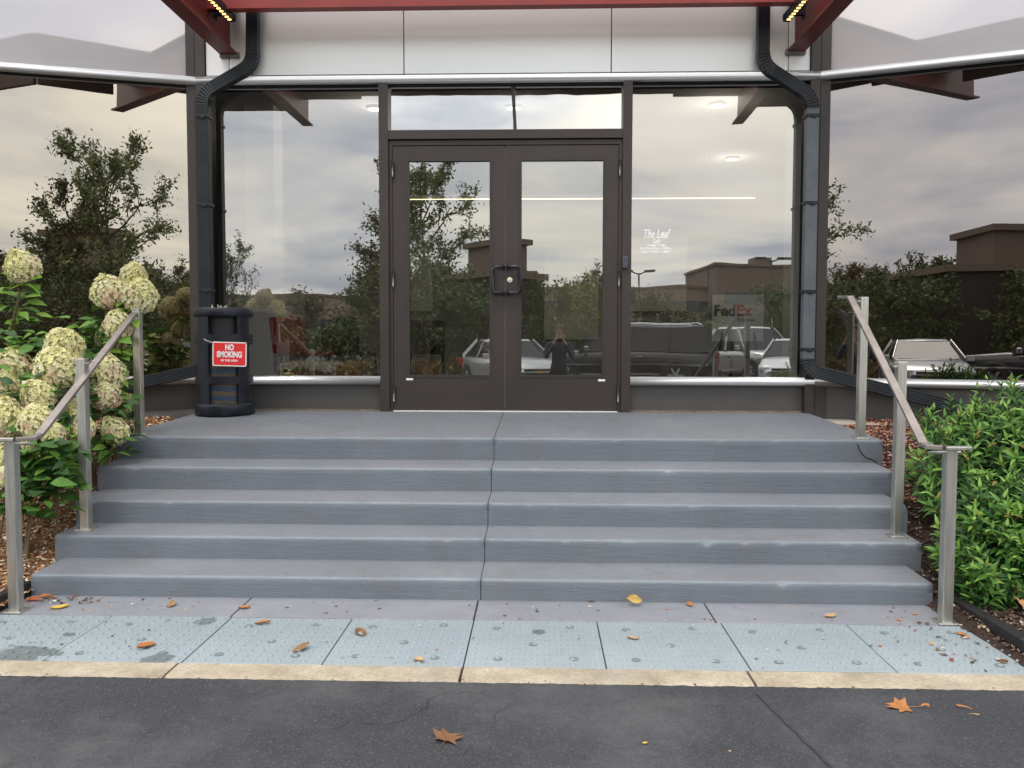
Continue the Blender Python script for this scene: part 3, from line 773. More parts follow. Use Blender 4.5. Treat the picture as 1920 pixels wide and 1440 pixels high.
# ---------------- downspouts
def rect_corr(wd, dp, n=5):     # corrugated rectangular section, wide face outward; wd along side, dp along up
    pts = []; 
    def edge(a, b_, k):
        for i in range(k * 2):
            t = i / (k * 2.0); off = .0009 * (1 if i % 2 else -1)
            dx, dy = b_[0] - a[0], b_[1] - a[1]; l_ = math.hypot(dx, dy); nx_, ny_ = dy / l_, -dx / l_
            pts.append((a[0] + dx * t + nx_ * off, a[1] + dy * t + ny_ * off))
    h, v = wd / 2, dp / 2
    edge((-h, -v), (h, -v), n); edge((h, -v), (h, v), 3); edge((h, v), (-h, v), n); edge((-h, v), (-h, -v), 3)
    return pts
def elbow(parent, p, dir_in, dir_out, r, prof_, mat, up_):
    """pleated bend between two straight runs"""
    p, di, do = Vector(p), Vector(dir_in).normalized(), Vector(dir_out).normalized()
    n = 15; pts = []; sc = []
    for i in range(n + 1):
        t = i / n; a = p - di * r; c = p + do * r
        q = a * (1 - t) ** 2 + p * 2 * t * (1 - t) + c * t ** 2
        pts.append(q); sc.append(1.07 if i % 2 else .99)
    b = MB(); b.sweep(pts, prof_, up=up_, scl=sc); b.obj('elbow', mat, parent)
    return p - di * r, p + do * r
def downspout(label, nodes, mats, straps, ow, od):
    root = thing('downspout', label, 'downspout', nodes[0], group=None); root.location = (0, 0, 0)
    UP = Vector((0, -1, 0)); pr = rect_corr(ow, od)
    cur = Vector(nodes[0])
    for i in range(1, len(nodes)):
        nxt = Vector(nodes[i])
        if i < len(nodes) - 1:
            di = (nxt - cur).normalized() if i == 1 else (nxt - Vector(nodes[i - 1])).normalized(); do = (Vector(nodes[i + 1]) - nxt).normalized()
            a, c_ = elbow(root, nxt, di, do, .10, pr, mats[min(i - 1, len(mats) - 1)] if False else M_SPOUT, UP)
        else: a, c_ = nxt, None
        b = MB(); b.sweep([cur, a], pr, up=UP); b.obj('pipe', mats[i - 1], root)
        cur = c_
    for z_ in straps[1]:
        x_, y_ = straps[0]; b = MB()
        b.box(x_ - ow / 2 - .010, x_ + ow / 2 + .010, y_ - od / 2 - .007, y_ + od / 2 + .02, z_ - .013, z_ + .013)
        b.box(x_ - .012, x_ + .028, y_ - od / 2 - .012, y_ - od / 2 - .005, z_ - .021, z_ + .004)
        b.obj('strap', M_SPOUT, root, bevel=.003)
    return root
ys = 7.06
n0 = at(477, 0, 7.06); n1 = at(474, 122, 7.06); n2 = at(381, 176, ys); n3 = at(384, 695, ys)
o3 = ML @ Vector((.86, -.10, 1.0)); o3 = Vector((o3.x, o3.y, at(232, 735, o3.y).z)); o4 = ML @ Vector((1.6, -.10, .70))
downspout('black corrugated downspout bending down the left corner behind the trash can', [(n0.x, ys, 4.9), (n1.x, ys, n1.z), (n2.x, ys, n2.z), (n2.x, ys, n3.z + .02), (o3.x, o3.y - .02, o3.z), (o4.x, o4.y, o4.z)],
          [M_SPOUT] * 5, ((n2.x, ys), [at(382, y, ys).z for y in (220, 385, 545)]), .098, .075)
m0 = at(1430, 0, 7.06); m1 = at(1430, 122, 7.06); m2 = at(1525, 182, ys)
q3 = MR @ Vector((1.15, -.12, 1.0)); q3 = Vector((q3.x, q3.y, at(1722, 766, q3.y).z))
downspout('black downspout with a lit, greyer lower run at the right corner', [(m0.x, ys, 4.9), (m1.x, ys, m1.z), (m2.x - .01, ys, m2.z), (m2.x - .01, ys, at(1525, 694, ys).z), (q3.x, q3.y, q3.z)],
          [M_SPOUT, M_SPOUT, M_SPOUT2, M_SPOUT], ((m2.x - .01, ys), [at(1525, y, ys).z for y in (218, 381, 547, 655)]), .098, .075)

# ------------------------------------------------------------------ room behind the glass
M_RFLOOR = simple('room_floor', (.07, .065, .06), .5, nscale=2)
M_RWALL = simple('room_wall', (.36, .36, .355), .8)
M_RWALL2 = simple('room_pale_wall', (.88, .88, .86), .8)
M_RCEIL = simple('room_ceiling', (.55, .55, .54), .9)
def S(name, *a, **k): return tag(box(name, *a, **k), kind='structure')
S('room_floor', -8, 8, 7.42, 15.0, .60, .752, M_RFLOOR)
S('room_ceiling', -8, 8, 7.42, 15.0, 4.20, 4.3, M_RCEIL)
S('back_wall', -8, 8, 14.8, 15.0, .752, 4.2, M_RWALL)
S('room_side_wall', -8.1, -7.9, 7.6, 15.0, .752, 4.2, M_RWALL); S('room_side_wall', 7.9, 8.1, 7.6, 15.0, .752, 4.2, M_RWALL)
roof = MB(); roof.box(-9, 9, 7.42, 15.2, 6.2, 6.3); tag(roof.obj('building_roof', M_RCEIL), kind='structure')
S('upper_wall', -8, 8, 7.55, 7.6, 4.3, 6.2, M_RWALL)
for (x0, x1, z0, z1) in ((-2.6, -1.9, 1.9, 3.4), (.1, 1.05, 1.4, 2.9), (1.5, 2.6, 1.9, 3.2), (-5.4, -4.2, 1.6, 3.2)):
    S('back_wall_panel', x0, x1, 14.72, 14.79, z0, z1, M_RWALL2)
o = tag(box('column', -3.55, -3.2, 10.0, 10.35, .752, 4.2, M_RWALL2), 'pale square column inside the room behind the left pane', 'column')
o = tag(box('column', 3.3, 3.65, 11.0, 11.35, .752, 4.2, M_RWALL2), 'pale square column inside the room behind the right pane', 'column')
def downlight(px, py, Y, label, r=.08):
    p = at(px, py, Y); zc_ = 4.19; Y = (zc_ - CZ) * F / (640 - py); p = at(px, py, Y)
    t = thing('ceiling_lamp', label, 'ceiling lamp', (p.x, p.y, 4.2), group='round ceiling lamps in the room')
    b = MB(); b.lathe([(r, -.03), (0.001, -.03)], 24); b.obj('diffuser', M_LAMP, t)
    b = MB(); b.lathe([(r + .02, 0), (r + .02, -.035), (r, -.035), (r, -.01)], 24); b.obj('trim', M_WHITE, t)
    pl_ = D.lights.new('lamp_light', 'POINT'); pl_.energy = 6; pl_.shadow_soft_size = .12; pl_.color = (1.0, .90, .76)
    lo_ = D.objects.new('lamp_light', pl_); COL.objects.link(lo_); lo_.parent = t; lo_.location = (0, 0, -.25)
downlight(703, 207, 10, 'round warm ceiling lamp seen through the top of the left pane')
downlight(963, 207, 10, 'round warm ceiling lamp seen through the transom beside the dark divider')
downlight(1345, 205, 10, 'round warm ceiling lamp seen through the top of the right pane')
downlight(1373, 303, 13, 'small far ceiling lamp seen through the right pane')
a, c_ = at(738, 374, 12.5), at(1415, 374, 12.5)
t = thing('linear_light', 'long thin warm linear light hanging across the room behind the doors', 'light', (a.x, 12.5, a.z))
b = MB(); b.box(0, c_.x - a.x, -.02, .02, -.004, .0); b.obj('lamp_strip', M_LAMP, t)
b = MB(); b.box(0, c_.x - a.x, -.03, .03, .001, .06)
for k in range(4): b.tube([((c_.x - a.x) * (k + .5) / 4, 0, .06), ((c_.x - a.x) * (k + .5) / 4, 0, 4.2 - a.z)], .003, 5)
b.obj('lamp_housing', M_WHITE, t)

def chair(label, x, y, rz, mat):
    t = thing('chair', label, 'chair', (x, y, .752), rz, 'chairs in the room'); mt = M_BLACK
    b = MB(); b.box(-.24, .24, -.22, .24, .44, .49); b.obj('seat', mat, t, bevel=.02)
    b = MB(); b.box(-.24, .24, .20, .25, .50, .92, Matrix.Rotation(-.12, 4, 'X')); b.obj('backrest', mat, t, bevel=.02)
    for sx in (-1, 1):
        for sy in (-1, 1):
            b = MB(); b.tube([(sx * .21, sy * .19, .44), (sx * .25, sy * .24, 0)], .012, 6); b.obj('leg', mt, t)
    return t
M_CRED = simple('red_chair_shell', (.45, .03, .03), .4); M_CDK = simple('dark_chair_fabric', (.03, .032, .045), .8)
chair('red chair inside the room behind the trash can side pane', at(575, 640, 9.6).x, 9.6, 2.6, M_CRED)
chair('red chair half hidden beside the other red chair in the room', at(548, 640, 10.6).x, 10.6, .5, M_CRED)
chair('dark chair in the room near the left door jamb', at(660, 640, 10.0).x, 10.0, 2.9, M_CDK)
chair('dark chair in the room behind the left door glass', at(800, 640, 11.2).x, 11.2, 3.3, M_CDK)
M_CARD = simple('cardboard', (.36, .22, .11), .85, nscale=12, var=.15)
def cbox(label, px, Y, wd, dp, h, rz):
    p = at(px, 690, Y); t = thing('cardboard_box', label, 'box', (p.x, Y, .752), rz, 'cardboard boxes in the room')
    b = MB(); b.box(-wd / 2, wd / 2, -dp / 2, dp / 2, 0, h); b.obj('carton', M_CARD, t, bevel=.004)
    b = MB(); b.box(-wd / 2 - .001, wd / 2 + .001, -.025, .025, h + .0005, h + .002); b.obj('tape', M_IVORY, t)
cbox('wide brown cardboard box under a crumpled plastic sheet near the trash can', 585, 8.2, .52, .4, .36, .05)
cbox('brown cardboard box in the room left of the left door jamb', 655, 9.0, .30, .3, .38, .2)
cbox('small brown cardboard box in the room behind the left door glass', 800, 9.2, .2, .25, .40, -.1)
# crumpled clear plastic
b = MB(); b.smooth = False; p = at(585, 675, 8.15); rows = []
for j in range(14):
    rows.append([(p.x - .29 + .58 * i / 22, 7.93 + .46 * j / 13, 1.115 + .085 * abs(noise.noise((i * .45, j * .6, 0))) * 2 * math.sin(math.pi * min(1, i / 22 * .96 + .02)) + .01) for i in range(23)])
b.grid(rows); b.grid([rows[0], [(q[0], q[1] - .02, q[2] - .06 - .02 * noise.noise((q[0] * 9, 0, 0))) for q in rows[0]]])
tag(b.obj('plastic_sheet', simple('crumpled_plastic', (.55, .56, .57), .25)), 'crumpled pale plastic sheet lying on the cardboard box behind the left pane', 'plastic sheet')
# courier sign on an easel
Ye = 8.5; s0, s1 = at(1334, 553, Ye), at(1428, 640, Ye)
es = thing('easel', 'dark easel standing behind the right pane holding the courier sign', 'easel', ((s0.x + s1.x) / 2, Ye, .752))
for a_, c2 in (((-.10, -.02, 1.05), (-.26, -.10, 0)), ((.12, -.02, 1.05), (.26, -.10, 0)), ((0, .02, 1.05), (.02, .38, 0)), ((-.25, -.05, .46), (.25, -.05, .46))):
    b = MB(); b.tube([a_, c2], .016, 6); b.obj('leg' if a_[2] > .6 else 'ledge', simple('easel_wood', (.05, .045, .04), .6) if 'easel_wood' not in D.materials else D.materials['easel_wood'], es)
sg = thing('courier_sign', 'pale sign board lettered FedEx Express standing on the easel', 'sign', ((s0.x + s1.x) / 2, Ye - .05, s1.z))
bw, bh = s1.x - s0.x, s0.z - s1.z
M_BOARD = simple('sign_board', (.85, .86, .80), .5)
b = MB(); b.box(-bw / 2, bw / 2, -.01, .01, 0, bh); b.obj('board', M_BOARD, sg, bevel=.002)
M_PURP = simple('letter_purple', (.03, .012, .06), .5); M_REDL = simple('letter_red', (.55, .02, .015), .5)
sz = .155
for body, px, mt, al in (('Fed', 1379.5, M_PURP, 'RIGHT'), ('Ex', 1380, M_REDL, 'LEFT')):
    lo = at(px, 592, Ye - .06); text('lettering', body, sz, (lo.x - sg.location.x, -.0115, lo.z - sg.location.z), mt, sg, bold=.006, align=al, xs=.98)
lo = at(1399, 603, Ye - .06); text('lettering', 'Express', .055, (lo.x - sg.location.x, -.0115, lo.z - sg.location.z), M_PURP, sg, bold=.0005)

# ------------------------------------------------------------------ trash can with its sign
tx, ty = at(421, 783, 6.70).x - .065, 6.885; tz = .708 + .0298 * (ty - 5.589)
tz = .744
can_ = thing('trash_can', 'round black metal trash can with ash tray top and perforated sides', 'trash can', (tx, ty, tz), .33); R_ = .232; H_ = at(421, 577, 6.70).z - tz
k = R_
b = MB(); b.smooth = True
b.lathe([(0, .004), (k - .006, .004), (k + .010, .012), (k + .010, .085), (k + .004, .10), (k - .012, .104)], 48); b.obj('base_ring', M_CAN, can_)
b = MB(); b.smooth = True; b.lathe([(k - .028, .09), (k - .028, H_ - .30)], 48); b.obj('perforated_liner', M_CANMESH, can_)
def arcbox(mb, r0, r1, a0, a1, z0, z1, n=10):
    rows = []
    for i in range(n + 1):
        a = a0 + (a1 - a0) * i / n; c, s = math.sin(a), -math.cos(a)
        rows.append([(r0 * c, r0 * s, z0), (r1 * c, r1 * s, z0), (r1 * c, r1 * s, z1), (r0 * c, r0 * s, z1)])
    mb.smooth = False; mb.grid(rows, closed=True); mb.poly(rows[0]); mb.poly(list(reversed(rows[-1])))
opn = .52
for i in range(4):
    a0 = i * math.pi / 2
    b = MB(); arcbox(b, k - .026, k - .001, a0 + opn, a0 + math.pi / 2 - opn, .09, H_ - .04); b.obj('body_panel', M_CAN, can_, bevel=.003)
for (z0, z1) in ((.27, .33), (H_ - .30, H_ - .215)):
    b = MB(); arcbox(b, k - .024, k - .0, 0, 2 * math.pi * .9999, z0, z1, 48); b.obj('band', M_CAN, can_)
b = MB(); b.smooth = True; b.lathe([(k - .05, H_ - .29), (k - .05, H_ - .04)], 40); b.obj('inner_drum', M_GASKET, can_)
b = MB(); b.smooth = True; b.lathe([(k - .03, H_ - .075), (k + .004, H_ - .07), (k + .010, H_ - .055), (k + .010, H_ - .012), (k + .002, H_), (k - .016, H_), (k - .024, H_ - .014), (0, H_ - .018)], 48); b.obj('ash_tray_top', M_CAN, can_)
for i, (dx, dy, tl) in enumerate(((-.045, -.15, .2), (-.02, -.16, -.3), (.010, -.14, .5), (.022, -.16, -.15), (.034, -.13, .7), (.055, -.15, -.5), (.07, -.14, .25))):
    b = MB(); b.tube([(0, 0, 0), (math.sin(tl) * .05, 0, math.cos(tl) * .05)], .0045, 6)
    o = tag(b.obj('cigarette_butt', M_WHITE), 'white cigarette butt standing in the ash tray on the trash can', 'cigarette butt', 'cigarette butts in the ash tray')
    o.location = (tx + dx, ty + dy, tz + H_ - .022)
ps = at(430, 664, 6.625)
sgn = thing('no_smoking_sign', 'red and white NO SMOKING sign hanging by a cord on the trash can', 'sign', (ps.x, 6.628, ps.z)); sgn.rotation_euler = (0, math.radians(1.5), 0)
def rrect(w_, h_, r, n=4):
    pts = []
    for cx, cy, a0 in ((w_ / 2 - r, h_ / 2 - r, 0), (-w_ / 2 + r, h_ / 2 - r, 90), (-w_ / 2 + r, -h_ / 2 + r, 180), (w_ / 2 - r, -h_ / 2 + r, 270)):
        for i in range(n + 1): a = math.radians(a0 + 90 * i / n); pts.append((cx + r * math.cos(a), cy + r * math.sin(a)))
    return pts
SW, SH = 65 * 6.67 / F, 46 * 6.67 / F
b = MB(); b.prism(rrect(SW, SH, .014), 0, .003, lambda a, c, h: (a, h, c)); b.obj('plate', M_WHITE, sgn)
b = MB(); b.prism(rrect(SW - .018, SH - .018, .009), -.0006, .001, lambda a, c, h: (a, h, c)); b.obj('red_field', M_REDSIGN, sgn)
text('lettering', 'NO', .062, (0, -.0012, .034), M_WHITE, sgn, bold=.0030, xs=.74)
text('lettering', 'SMOKING', .064, (0, -.0012, -.024), M_WHITE, sgn, bold=.0030, xs=.72)
text('lettering', 'IN THIS AREA', .024, (0, -.0012, -.060), M_WHITE, sgn, bold=.0009, xs=.95)
b = MB(); b.tube([(-SW / 2 + .012, -.003, SH / 2 - .012), (-SW / 2 - .05, .01, SH / 2 + .004), (-SW / 2 - .11, .06, SH / 2 + .025), (-SW / 2 - .14, .12, SH / 2 + .032)], .0022, 6); b.obj('cord', M_WHITE, sgn)
b = MB(); b.tube([(SW / 2 - .012, -.003, SH / 2 - .012), (SW / 2 + .02, .01, SH / 2 + .002), (SW / 2 + .06, .06, SH / 2 + .02)], .0016, 6); b.obj('cord', M_BLACK, sgn)

# ------------------------------------------------------------------ handrails
def railing(label, base, tops, rail, post_w, endx, sx):
    t = thing('handrail', label, 'handrail', (base[1][0], base[1][1], 0), group='stainless handrails')
    off = -Vector(t.location)
    for (bx_, by_, bz_), pz in zip(base, tops):
        b = MB(); h = post_w / 2; b.box(bx_ - h, bx_ + h, by_ - h, by_ + h, bz_ + .006, pz); o = b.obj('post', M_STEEL, t, bevel=.004); o.location = off
        b = MB(); b.box(bx_ - .05, bx_ + .05, by_ - .045, by_ + .045, bz_ - .006, bz_ + .009); o = b.obj('base_plate', M_STEEL, t, bevel=.003); o.location = off
    b = MB(); pr = [(-.021, -.010), (.021, -.010), (.021, .010), (-.021, .010)]
    b.sweep(rail, pr); o = b.obj('rail', M_GRIP, t, bevel=.003); o.location = off
    b = MB(); e0 = Vector(rail[-1]); b.sweep([e0, e0 + Vector((sx * endx, 0, .0))], [(-.021, -.008), (.021, -.008), (.021, .008), (-.021, .008)]); o = b.obj('rail_return', M_STEEL, t, bevel=.003); o.location = off
    for i, ((bx_, by_, bz_), pz) in enumerate(zip(base, tops)):
        # bracket: little rod from the post to the underside of the rail
        if i == 2:
            b = MB(); b.tube([(bx_ - sx * .10, by_, pz - .022), (bx_ + sx * .05, by_, pz - .022)], .008, 6)
        else:
            b = MB(); b.tube([(bx_, by_, pz - .03), (bx_ - sx * .04, by_, pz - .03), (bx_ - sx * .055, by_, pz - .01)], .007, 6)
        o = b.obj('bracket', M_STEEL, t); o.location = off
    return t
def stz(y):      # height of the flight at depth y
    z = 0
    for (y0, zb, zt), nx_ in zip(prof, [p_[0] for p_ in prof[1:]] + [7.2]):
        if y >= y0: z = zt + .03 * (y - y0)
    return z
def rl(base_px, top_py, Ys, side):
    base, tops = [], []
    for (px, py), ty_, Y in zip(base_px, top_py, Ys):
        z = stz(Y); p = at(px, py, Y); base.append((p.x, Y, z)); tops.append(at(px, ty_, Y).z)
    return base, tops
bL, tL = rl([(262, 812), (162, 988), (31, 1148)], (577, 672, 824), (5.66, 4.75, 4.03), -1)
bR, tR = rl([(1613, 820), (1681, 997), (1772, 1167)], (557, 678, 840), (5.66, 4.75, 4.03), 1)
print('rails', bL, tL, bR, tR)
Lr = [at(245, 598, 5.55), at(70, 820, 4.10), at(62, 822, 3.99)]
Lr = [at(258, 583, 5.72), at(250, 590, 5.60), at(74, 815, 4.10), at(60, 822, 4.0), at(30, 824, 3.97)]
Rr = [at(1577, 558, 5.95), at(1594, 557, 5.66), at(1731, 832, 4.12), at(1744, 838, 4.02), at(1770, 840, 3.98)]
railing('stainless handrail on the hydrangea side of the steps', bL, tL, Lr, .052, .16, -1)
railing('stainless handrail on the green shrub side of the steps', bR, tR, Rr, .052, .12, 1)

# ------------------------------------------------------------------ vegetation helpers
def leaf_data(L_, W_, tint, fold=.25, droop=.25, n=5):
    """one leaf in its own frame: base at 0, tip along +x, face up +z. returns verts, faces, cols"""
    V = []; Fc = []
    shp = [0.0, .62, 1.0, .82, .42, 0.0] if n == 5 else [0.0, .85, .9, .45, 0.0]
    n = len(shp) - 1
    for i in range(n + 1):
        t = i / n; w_ = shp[i] * W_ / 2; x = L_ * t; z = -droop * L_ * t * t
        V += [(x, -w_, z + abs(w_) * fold), (x, 0, z), (x, w_, z + abs(w_) * fold)]
    for i in range(n):
        a = i * 3
        if i == 0: Fc += [(1, 4, 3), (1, 5, 4)]
        elif i == n - 1: Fc += [(a, a + 1, a + 4), (a + 1, a + 2, a + 4)]
        else: Fc += [(a, a + 1, a + 4, a + 3), (a + 1, a + 2, a + 5, a + 4)]
    return V, Fc
def leaf_matrix(p, d, upn):
    d = Vector(d).normalized(); u = Vector(upn); s_ = u.cross(d)
    if s_.length < 1e-3: s_ = d.orthogonal()
    s_.normalize(); u = d.cross(s_)
    return Matrix(((d.x, s_.x, u.x, p[0]), (d.y, s_.y, u.y, p[1]), (d.z, s_.z, u.z, p[2]), (0, 0, 0, 1)))
def build_leaves(parent, leaves, variants, tints, name='leaf', mat=None, limit=290, rest='foliage'):
    """leaves: (matrix, scale, variant, tint index). nearest ones become parts, the rest one mass"""
    mat = mat or M_LEAF
    leaves.sort(key=lambda q: (q[0].translation - CAMP).length - q[1] * 1.5)
    cache = {}; off = -Vector(parent.location)
    for M_, sc, v, t in leaves[:limit]:
        if (v, t) not in cache:
            b = MB(); V, Fc = variants[v]; b.v = list(V); b.col = tints[t]; b.smooth = True
            for f in Fc: b.face(f)
            cache[(v, t)] = b.mesh(name, mat)
        o = link(name, cache[(v, t)], parent); o.matrix_local = Matrix.Translation(off) @ M_ @ Matrix.Scale(sc, 4)
    b = MB(); b.smooth = True
    for M_, sc, v, t in leaves[limit:]:
        V, Fc = variants[v]; q = len(b.v); MM = Matrix.Translation(off) @ M_ @ Matrix.Scale(sc, 4)
        b.v += [tuple(MM @ Vector(p)) for p in V]; b.col = tints[t]
        for f in Fc: b.face([q + k for k in f])
    if b.v: tag(b.obj(rest, mat, parent), kind='stuff')
def rvec(rr, up=0.0):
    v = Vector((rr.gauss(0, 1), rr.gauss(0, 1), rr.gauss(0, 1) + up)); return v.normalized()

# ---------------- hydrangea
def head_mesh(seed, pinkness):
    rr = random.Random(seed); b = MB()
    b.col = (.42, .40, .18); b.lathe([(0, -.55), (.5, -.5), (.78, -.15), (.70, .25), (.42, .62), (0, .85)], 12)
    n = 420
    for i in range(n):
        t = (i + .5) / n; th = i * 2.39996 + rr.gauss(0, .1)
        z = -.62 + 1.58 * t; u_ = (z + .62) / 1.58
        r = (math.sin(math.pi * min(1, u_ * .86 + .14)) ** .75) * .92 * (1 - .10 * u_)
        lump = 1 + .10 * noise.noise((math.cos(th) * 2.5, math.sin(th) * 2.5, z * 2.5 + seed)) + rr.gauss(0, .035)
        p = Vector((r * math.cos(th), r * math.sin(th), z)) * lump
        nrm = Vector((math.cos(th) * r, math.sin(th) * r, (z - .0) * .8 + .1)).normalized(); nrm = (nrm + rvec(rr) * .38).normalized()
        pk = noise.noise((p.x * 1.3 + seed, p.y * 1.3, p.z * 1.3)) * .9 + .25 * (-p.z) + pinkness - .25 + rr.gauss(0, .16)
        A, B_, C_ = (.84, .80, .40), (.95, .88, .58), (.78, .52, .38)
        if pk < 0: k = max(0, 1 + pk * 2); c = [a * (1 - k) + bb * k for a, bb in zip(A, B_)]
        else: k = min(1, pk * 1.9); c = [a * (1 - k) + bb * k for a, bb in zip(B_, C_)]
        k = rr.uniform(.78, 1.15); b.col = tuple(min(.9, v * k) for v in c)
        s_ = rr.uniform(.085, .125); t1 = nrm.orthogonal().normalized(); t2 = nrm.cross(t1); a0 = rr.uniform(0, 6.28)
        for q in range(4):
            a = a0 + q * math.pi / 2; dirv = t1 * math.cos(a) + t2 * math.sin(a); sd_ = nrm.cross(dirv)
            tip = p + dirv * s_ + nrm * s_ * .35; m1 = p + dirv * s_ * .6 + sd_ * s_ * .48 + nrm * s_ * .1; m2 = p + dirv * s_ * .6 - sd_ * s_ * .48 + nrm * s_ * .1
            b.poly([p, m2, tip, m1])
    return b.mesh('flower_head', M_PETAL)
hm = [head_mesh(i, (0.0, .12, .28, .42, -.12)[i]) for i in range(5)]
HV = {0: leaf_data(1, .62, None, .18, .22), 1: leaf_data(1, .55, None, .3, .4), 2: leaf_data(1, .68, None, .1, .12)}
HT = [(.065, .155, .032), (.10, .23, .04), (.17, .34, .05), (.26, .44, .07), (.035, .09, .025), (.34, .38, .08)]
hy = thing('hydrangea', 'panicle hydrangea with large cream and pink flower heads in the left mulch bed', 'hydrangea', (-3.05, 5.0, .2))
rr = random.Random(11)
heads = [(44, 503, 31, 5.6, 0), (205, 549, 33, 5.70, 2), (250, 519, 24, 5.80, 0), (262, 556, 33, 5.72, 0), (222, 612, 27, 5.62, 1), (199, 636, 19, 5.72, 1), (222, 648, 15, 5.74, 2),
         (121, 652, 35, 5.30, 1), (107, 694, 42, 5.10, 1), (30, 690, 31, 5.3, 1), (74, 744, 31, 4.95, 1), (8, 728, 27, 5.0, 2), (9, 786, 37, 4.8, 2), (204, 702, 31, 5.50, 1), (198, 744, 29, 5.45, 3),
         (143, 706, 20, 5.35, 1), (127, 768, 21, 5.2, 4), (68, 792, 34, 4.75, 1), (147, 803, 28, 5.0, 1), (216, 809, 25, 5.35, 1), (240, 762, 24, 5.75, 4), (100, 815, 22, 4.7, 1), (8, 858, 22, 4.6, 4), (12, 893, 21, 4.55, 1), (78, 903, 13, 4.7, 4), (58, 832, 17, 4.7, 1)]
leaves = []
def add_leaf(p, d, sc, t, upb=Vector((0, -.35, 1))): leaves.append((leaf_matrix(p, d, (upb + rvec(rr) * .45)), sc, rr.randrange(3), t))
hoff = -Vector(hy.location)
for (px, py, r, Y, v) in heads:
    p = at(px, py, Y); R_ = r / F * Y * 1.12
    o = link('flower_head', hm[v], hy)
    ax = Vector((rr.gauss(0, .35), -.35 + rr.gauss(0, .25), 1)).normalized()
    o.matrix_local = Matrix.Translation(p + hoff) @ ax.to_track_quat('Z', 'Y').to_matrix().to_4x4() @ Matrix.Rotation(rr.uniform(0, 6.28), 4, 'Z') @ Matrix.Scale(R_, 4) @ Matrix.Scale(rr.uniform(1.0, 1.25), 4, (0, 0, 1))
    base = Vector((max(-3.5, min(-2.98, p.x * .6 - 1.2)) + rr.gauss(0, .06), min(5.5, max(4.7, Y)) + rr.gauss(0, .05), bedz(p.x, Y) - .02))
    if px == 44: base = at(2, 720, 5.5)
    mid = base.lerp(p, .55) + Vector((rr.gauss(0, .03), rr.gauss(0, .03), .06)); pts = []
    for k in range(9):
        t = k / 8; pts.append((base * (1 - t) ** 2 + mid * 2 * t * (1 - t) + p * t ** 2) + hoff)
    b = MB(); b.tube(pts, .006, 6, scl=[1.4 - .8 * k / 8 for k in range(9)]); b.obj('stem', M_STEM, hy)
    nl = 9
    for k in range(nl):       # leaves under the head, opposite pairs down the stem
        a = rr.uniform(0, 6.28); t = 1 - .10 - .055 * k
        q = pts[int(t * 8)] - hoff; q = q.lerp(pts[min(8, int(t * 8) + 1)] - hoff, t * 8 % 1)
        d = Vector((math.cos(a), math.sin(a) - .15, rr.uniform(-.25, .35)))
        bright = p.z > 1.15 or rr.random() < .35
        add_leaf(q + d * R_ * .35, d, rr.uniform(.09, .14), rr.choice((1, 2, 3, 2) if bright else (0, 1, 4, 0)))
# leafy clusters the photograph shows between the heads
for (x0, x1, y0, y1, ya, yb, n_, tt) in ((0, 68, 528, 610, 5.55, 5.65, 22, (2, 3, 3, 1)), (128, 195, 590, 660, 5.55, 5.75, 30, (1, 2, 0, 2)), (40, 110, 622, 700, 5.3, 5.5, 34, (1, 2, 2, 0)), (0, 60, 640, 700, 5.3, 5.6, 16, (2, 3)),
                                 (160, 235, 645, 720, 5.5, 5.85, 30, (0, 1, 0, 4)), (10, 140, 700, 840, 4.9, 5.4, 90, (0, 1, 0, 4, 2)), (130, 250, 740, 850, 5.2, 5.8, 70, (4, 0, 4, 0)),
                                 (0, 130, 820, 905, 4.55, 5.0, 75, (0, 4, 1, 0)), (40, 150, 840, 915, 4.6, 4.85, 45, (1, 0, 4, 2)), (0, 120, 905, 960, 4.45, 4.75, 22, (0, 4, 1)), (-120, 20, 620, 900, 4.7, 5.6, 120, (0, 1, 2, 4))):
    for k in range(int(n_ * 1.7)):
        p = at(rr.uniform(x0, x1), rr.uniform(y0, y1), rr.uniform(ya, yb)); a = rr.uniform(0, 6.28)
        if p.z < bedz(p.x, p.y) + .02: p.z = bedz(p.x, p.y) + .03
        add_leaf(p, (math.cos(a), math.sin(a) * .7 - .2, rr.uniform(-.35, .35)), rr.uniform(.08, .135), rr.choice(tt))
b = MB(); pts = [at(2, 700, 5.5), at(14, 650, 5.52), at(24, 600, 5.55), at(34, 560, 5.58), at(42, 520, 5.6)]
b.tube([q + hoff for q in pts], .006, 6); b.obj('stem', M_STEM, hy)
build_leaves(hy, leaves, HV, HT, limit=290)

